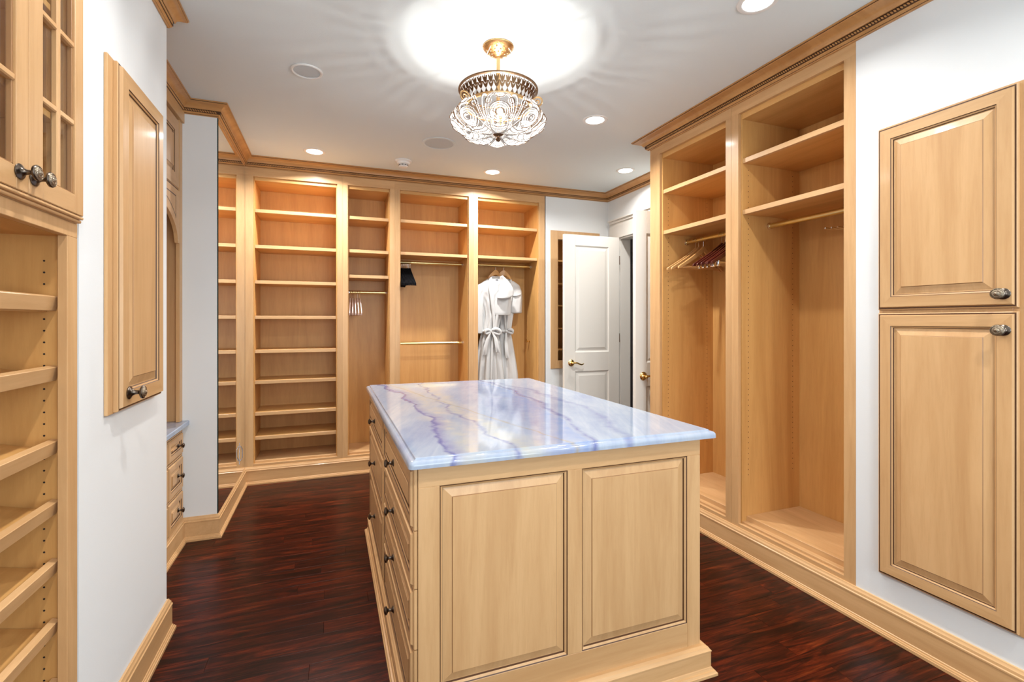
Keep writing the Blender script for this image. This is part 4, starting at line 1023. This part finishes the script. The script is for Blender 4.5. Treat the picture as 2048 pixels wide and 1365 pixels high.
    mb = MB(); mb.lathe([(0, -.022), (.016, -.016), (.021, 0), (.016, .016), (0, .022)], (1.510, RY-.090, 1.268), (1, 0, .2), 12)
    mb.tube([(1.512, RY-.092, 1.270), (1.550, RY-.105, 1.300), (1.600, RY-.105, 1.285), (1.622, RY-.100, 1.245), (1.590, RY-.100, 1.235), (1.545, RY-.100, 1.252), (1.515, RY-.095, 1.268)], [.014, .023, .026, .024, .020, .016, .012], 8)
    mb.tube([(1.508, RY-.092, 1.270), (1.478, RY-.105, 1.290), (1.445, RY-.100, 1.275), (1.452, RY-.100, 1.240), (1.485, RY-.1, 1.250), (1.508, RY-.095, 1.266)], [.014, .021, .022, .020, .016, .012], 8)
    subsurf(mb.build('bow_knot', terry, b, smooth=True, angle=180))
    mb = MB(); strip(mb, [(1.508, RY-.100, 1.262), (1.478, RY-.105, 1.20), (1.452, RY-.108, 1.12), (1.440, RY-.108, 1.03)], [(.012, 0, .004), (.022, 0, .006), (.024, 0, .004), (.023, 0, .002)], .007)
    strip(mb, [(1.525, RY-.102, 1.262), (1.556, RY-.112, 1.20), (1.572, RY-.116, 1.12), (1.580, RY-.116, 1.055)], [(.012, 0, -.004), (.022, 0, -.004), (.024, 0, -.002), (.024, 0, 0)], .007)
    mb.build('belt_tails', terry, b, smooth=True, angle=50, bevel=.003)
    # front overlap edge running down the skirt
    mb = MB(); strip(mb, [(1.535, RY-.074, 1.24), (1.528, RY-.088, 1.10), (1.520, RY-.098, .92), (1.512, RY-.104, .67)], [(.014, 0, 0), (.018, 0, 0), (.020, 0, 0), (.022, 0, 0)], .010)
    subsurf(mb.build('front_band', terry, t, smooth=True, angle=180))
    return t
def robe_back():
    t = thing('bathrobe', 'rear white terry bathrobe half hidden behind the front one, nearer the white wall', 'bathrobe', 'white bathrobes in the closet')
    RX = YF+.245
    keys = [(1.715, RX, 1.868, .060, .030, 0, 6, 0), (1.728, RX, 1.840, .090, .045, .03, 6, 0), (1.735, RX, 1.78, .125, .055, .05, 7, .4), (1.730, RX, 1.68, .125, .062, .08, 7, .8),
            (1.725, RX, 1.52, .110, .062, .12, 8, 1.0), (1.722, RX, 1.36, .086, .060, .14, 8, 1.2), (1.720, RX, 1.25, .072, .056, .12, 8, 1.3), (1.722, RX, 1.15, .090, .060, .16, 8, 1.4), (1.730, RX, .98, .112, .066, .18, 8, 1.6), (1.738, RX, .82, .128, .072, .20, 8, 1.8), (1.742, RX, .66, .135, .076, .20, 8, 2.0)]
    mb = MB(); loft(mb, lerp_secs(keys, 32), 48); subsurf(mb.build('robe_body', terry, t, smooth=True, angle=180))
    ks = [(1.790, RX-.01, 1.845, .030, .030, .0, 5, 0), (1.830, RX-.018, 1.80, .055, .045, .04, 5, .2), (1.846, RX-.022, 1.72, .065, .052, .06, 5, .5), (1.846, RX-.024, 1.62, .068, .052, .08, 5, .9), (1.840, RX-.024, 1.52, .070, .050, .06, 5, 1.2), (1.838, RX-.024, 1.45, .070, .048, .02, 5, 1.4)]
    mb = MB(); loft(mb, lerp_secs(ks, 18), 36); subsurf(mb.build('sleeve', terry, t, smooth=True, angle=180))
    mb = MB(); mb.tube([(1.783, RX-.060, 1.665), (1.810, RX-.078, 1.655), (1.850, RX-.080, 1.665), (1.892, RX-.066, 1.69)], [.006, .010, .010, .006], 8); subsurf(mb.build('sleeve_fold', terry, t, smooth=True, angle=180))
    mb = MB(); strip(mb, [(1.765, RX-.005, 1.885), (1.782, RX-.035, 1.865), (1.785, RX-.055, 1.80), (1.775, RX-.070, 1.70), (1.755, RX-.076, 1.56), (1.735, RX-.072, 1.40), (1.725, RX-.066, 1.27)], [(.010, 0, -.005), (.020, 0, -.005), (.028, 0, 0), (.030, 0, 0), (.026, 0, 0), (.020, 0, 0), (.014, 0, 0)], .012)
    strip(mb, [(1.668, RX-.005, 1.885), (1.650, RX-.035, 1.865), (1.655, RX-.055, 1.80), (1.670, RX-.070, 1.66), (1.700, RX-.074, 1.45), (1.715, RX-.066, 1.27)], [(.010, 0, .005), (.018, 0, .005), (.026, 0, 0), (.026, 0, 0), (.020, 0, 0), (.014, 0, 0)], .012)
    subsurf(mb.build('shawl_collar', terry, t, smooth=True, angle=180), 2)
    mb = MB(); mb.tube([(1.722+.082*cos(2*pi*k/28), RX+.066*sin(2*pi*k/28), 1.262+.005*sin(4*pi*k/28)) for k in range(28)], .017, 10, closed=True); b = mb.build('belt', terry, t, smooth=True, angle=180)
    mb = MB(); mb.tube([(1.722, RX-.08, 1.270), (1.752, RX-.096, 1.292), (1.790, RX-.096, 1.272), (1.778, RX-.092, 1.240), (1.745, RX-.090, 1.250), (1.722, RX-.085, 1.266)], [.014, .023, .024, .021, .016, .012], 8); mb.lathe([(0, -.020), (.015, -.014), (.019, 0), (.015, .014), (0, .020)], (1.716, RX-.082, 1.266), (1, 0, .2), 12); subsurf(mb.build('bow_knot', terry, b, smooth=True, angle=180))
    mb = MB(); strip(mb, [(1.712, RX-.085, 1.255), (1.705, RX-.1, 1.16), (1.712, RX-.104, 1.06), (1.720, RX-.106, .985)], [(.010, 0, 0), (.020, 0, 0), (.021, 0, 0), (.021, 0, 0)], .007); mb.build('belt_tails', terry, b, smooth=True, angle=50, bevel=.003)
    return t
def drop_shoulders(root):
    for c in root.children_recursive:
        if c.type == 'MESH' and not c.name.startswith('sleeve_flap'):
            for v in c.data.vertices:
                f = min(1, max(0, (v.co.z-1.50)/.35)); v.co.z -= .050*f*f*(3-2*f)
drop_shoulders(robe_front()); drop_shoulders(robe_back())

# ------------------------------------------------------------------ chrome pull-out tie prongs in the right closet
t = thing('valet_rack', 'small chrome multi-prong rack high in the empty right closet', 'rack', loc=(2.762, 1.86, 1.885))
mb = MB(); mb.box(-.028, 0, -.11, .02, -.012, .014); mb.build('mount', chrome, t, bevel=.002)
for k in range(5):
    mb = MB(); y_ = .005-.026*k; L_ = .20-.012*k
    mb.tube([(-.028, y_, .004), (-.028-L_*.8, y_+.018, -.010), (-.028-L_, y_+.022, -.006)], .0052, 8); mb.build('prong', chrome, t, smooth=True)

for o in list(bpy.data.objects):
    if o.type == 'EMPTY' and not o.parent and o.children and o.location.length < 1e-6: relocate(o)
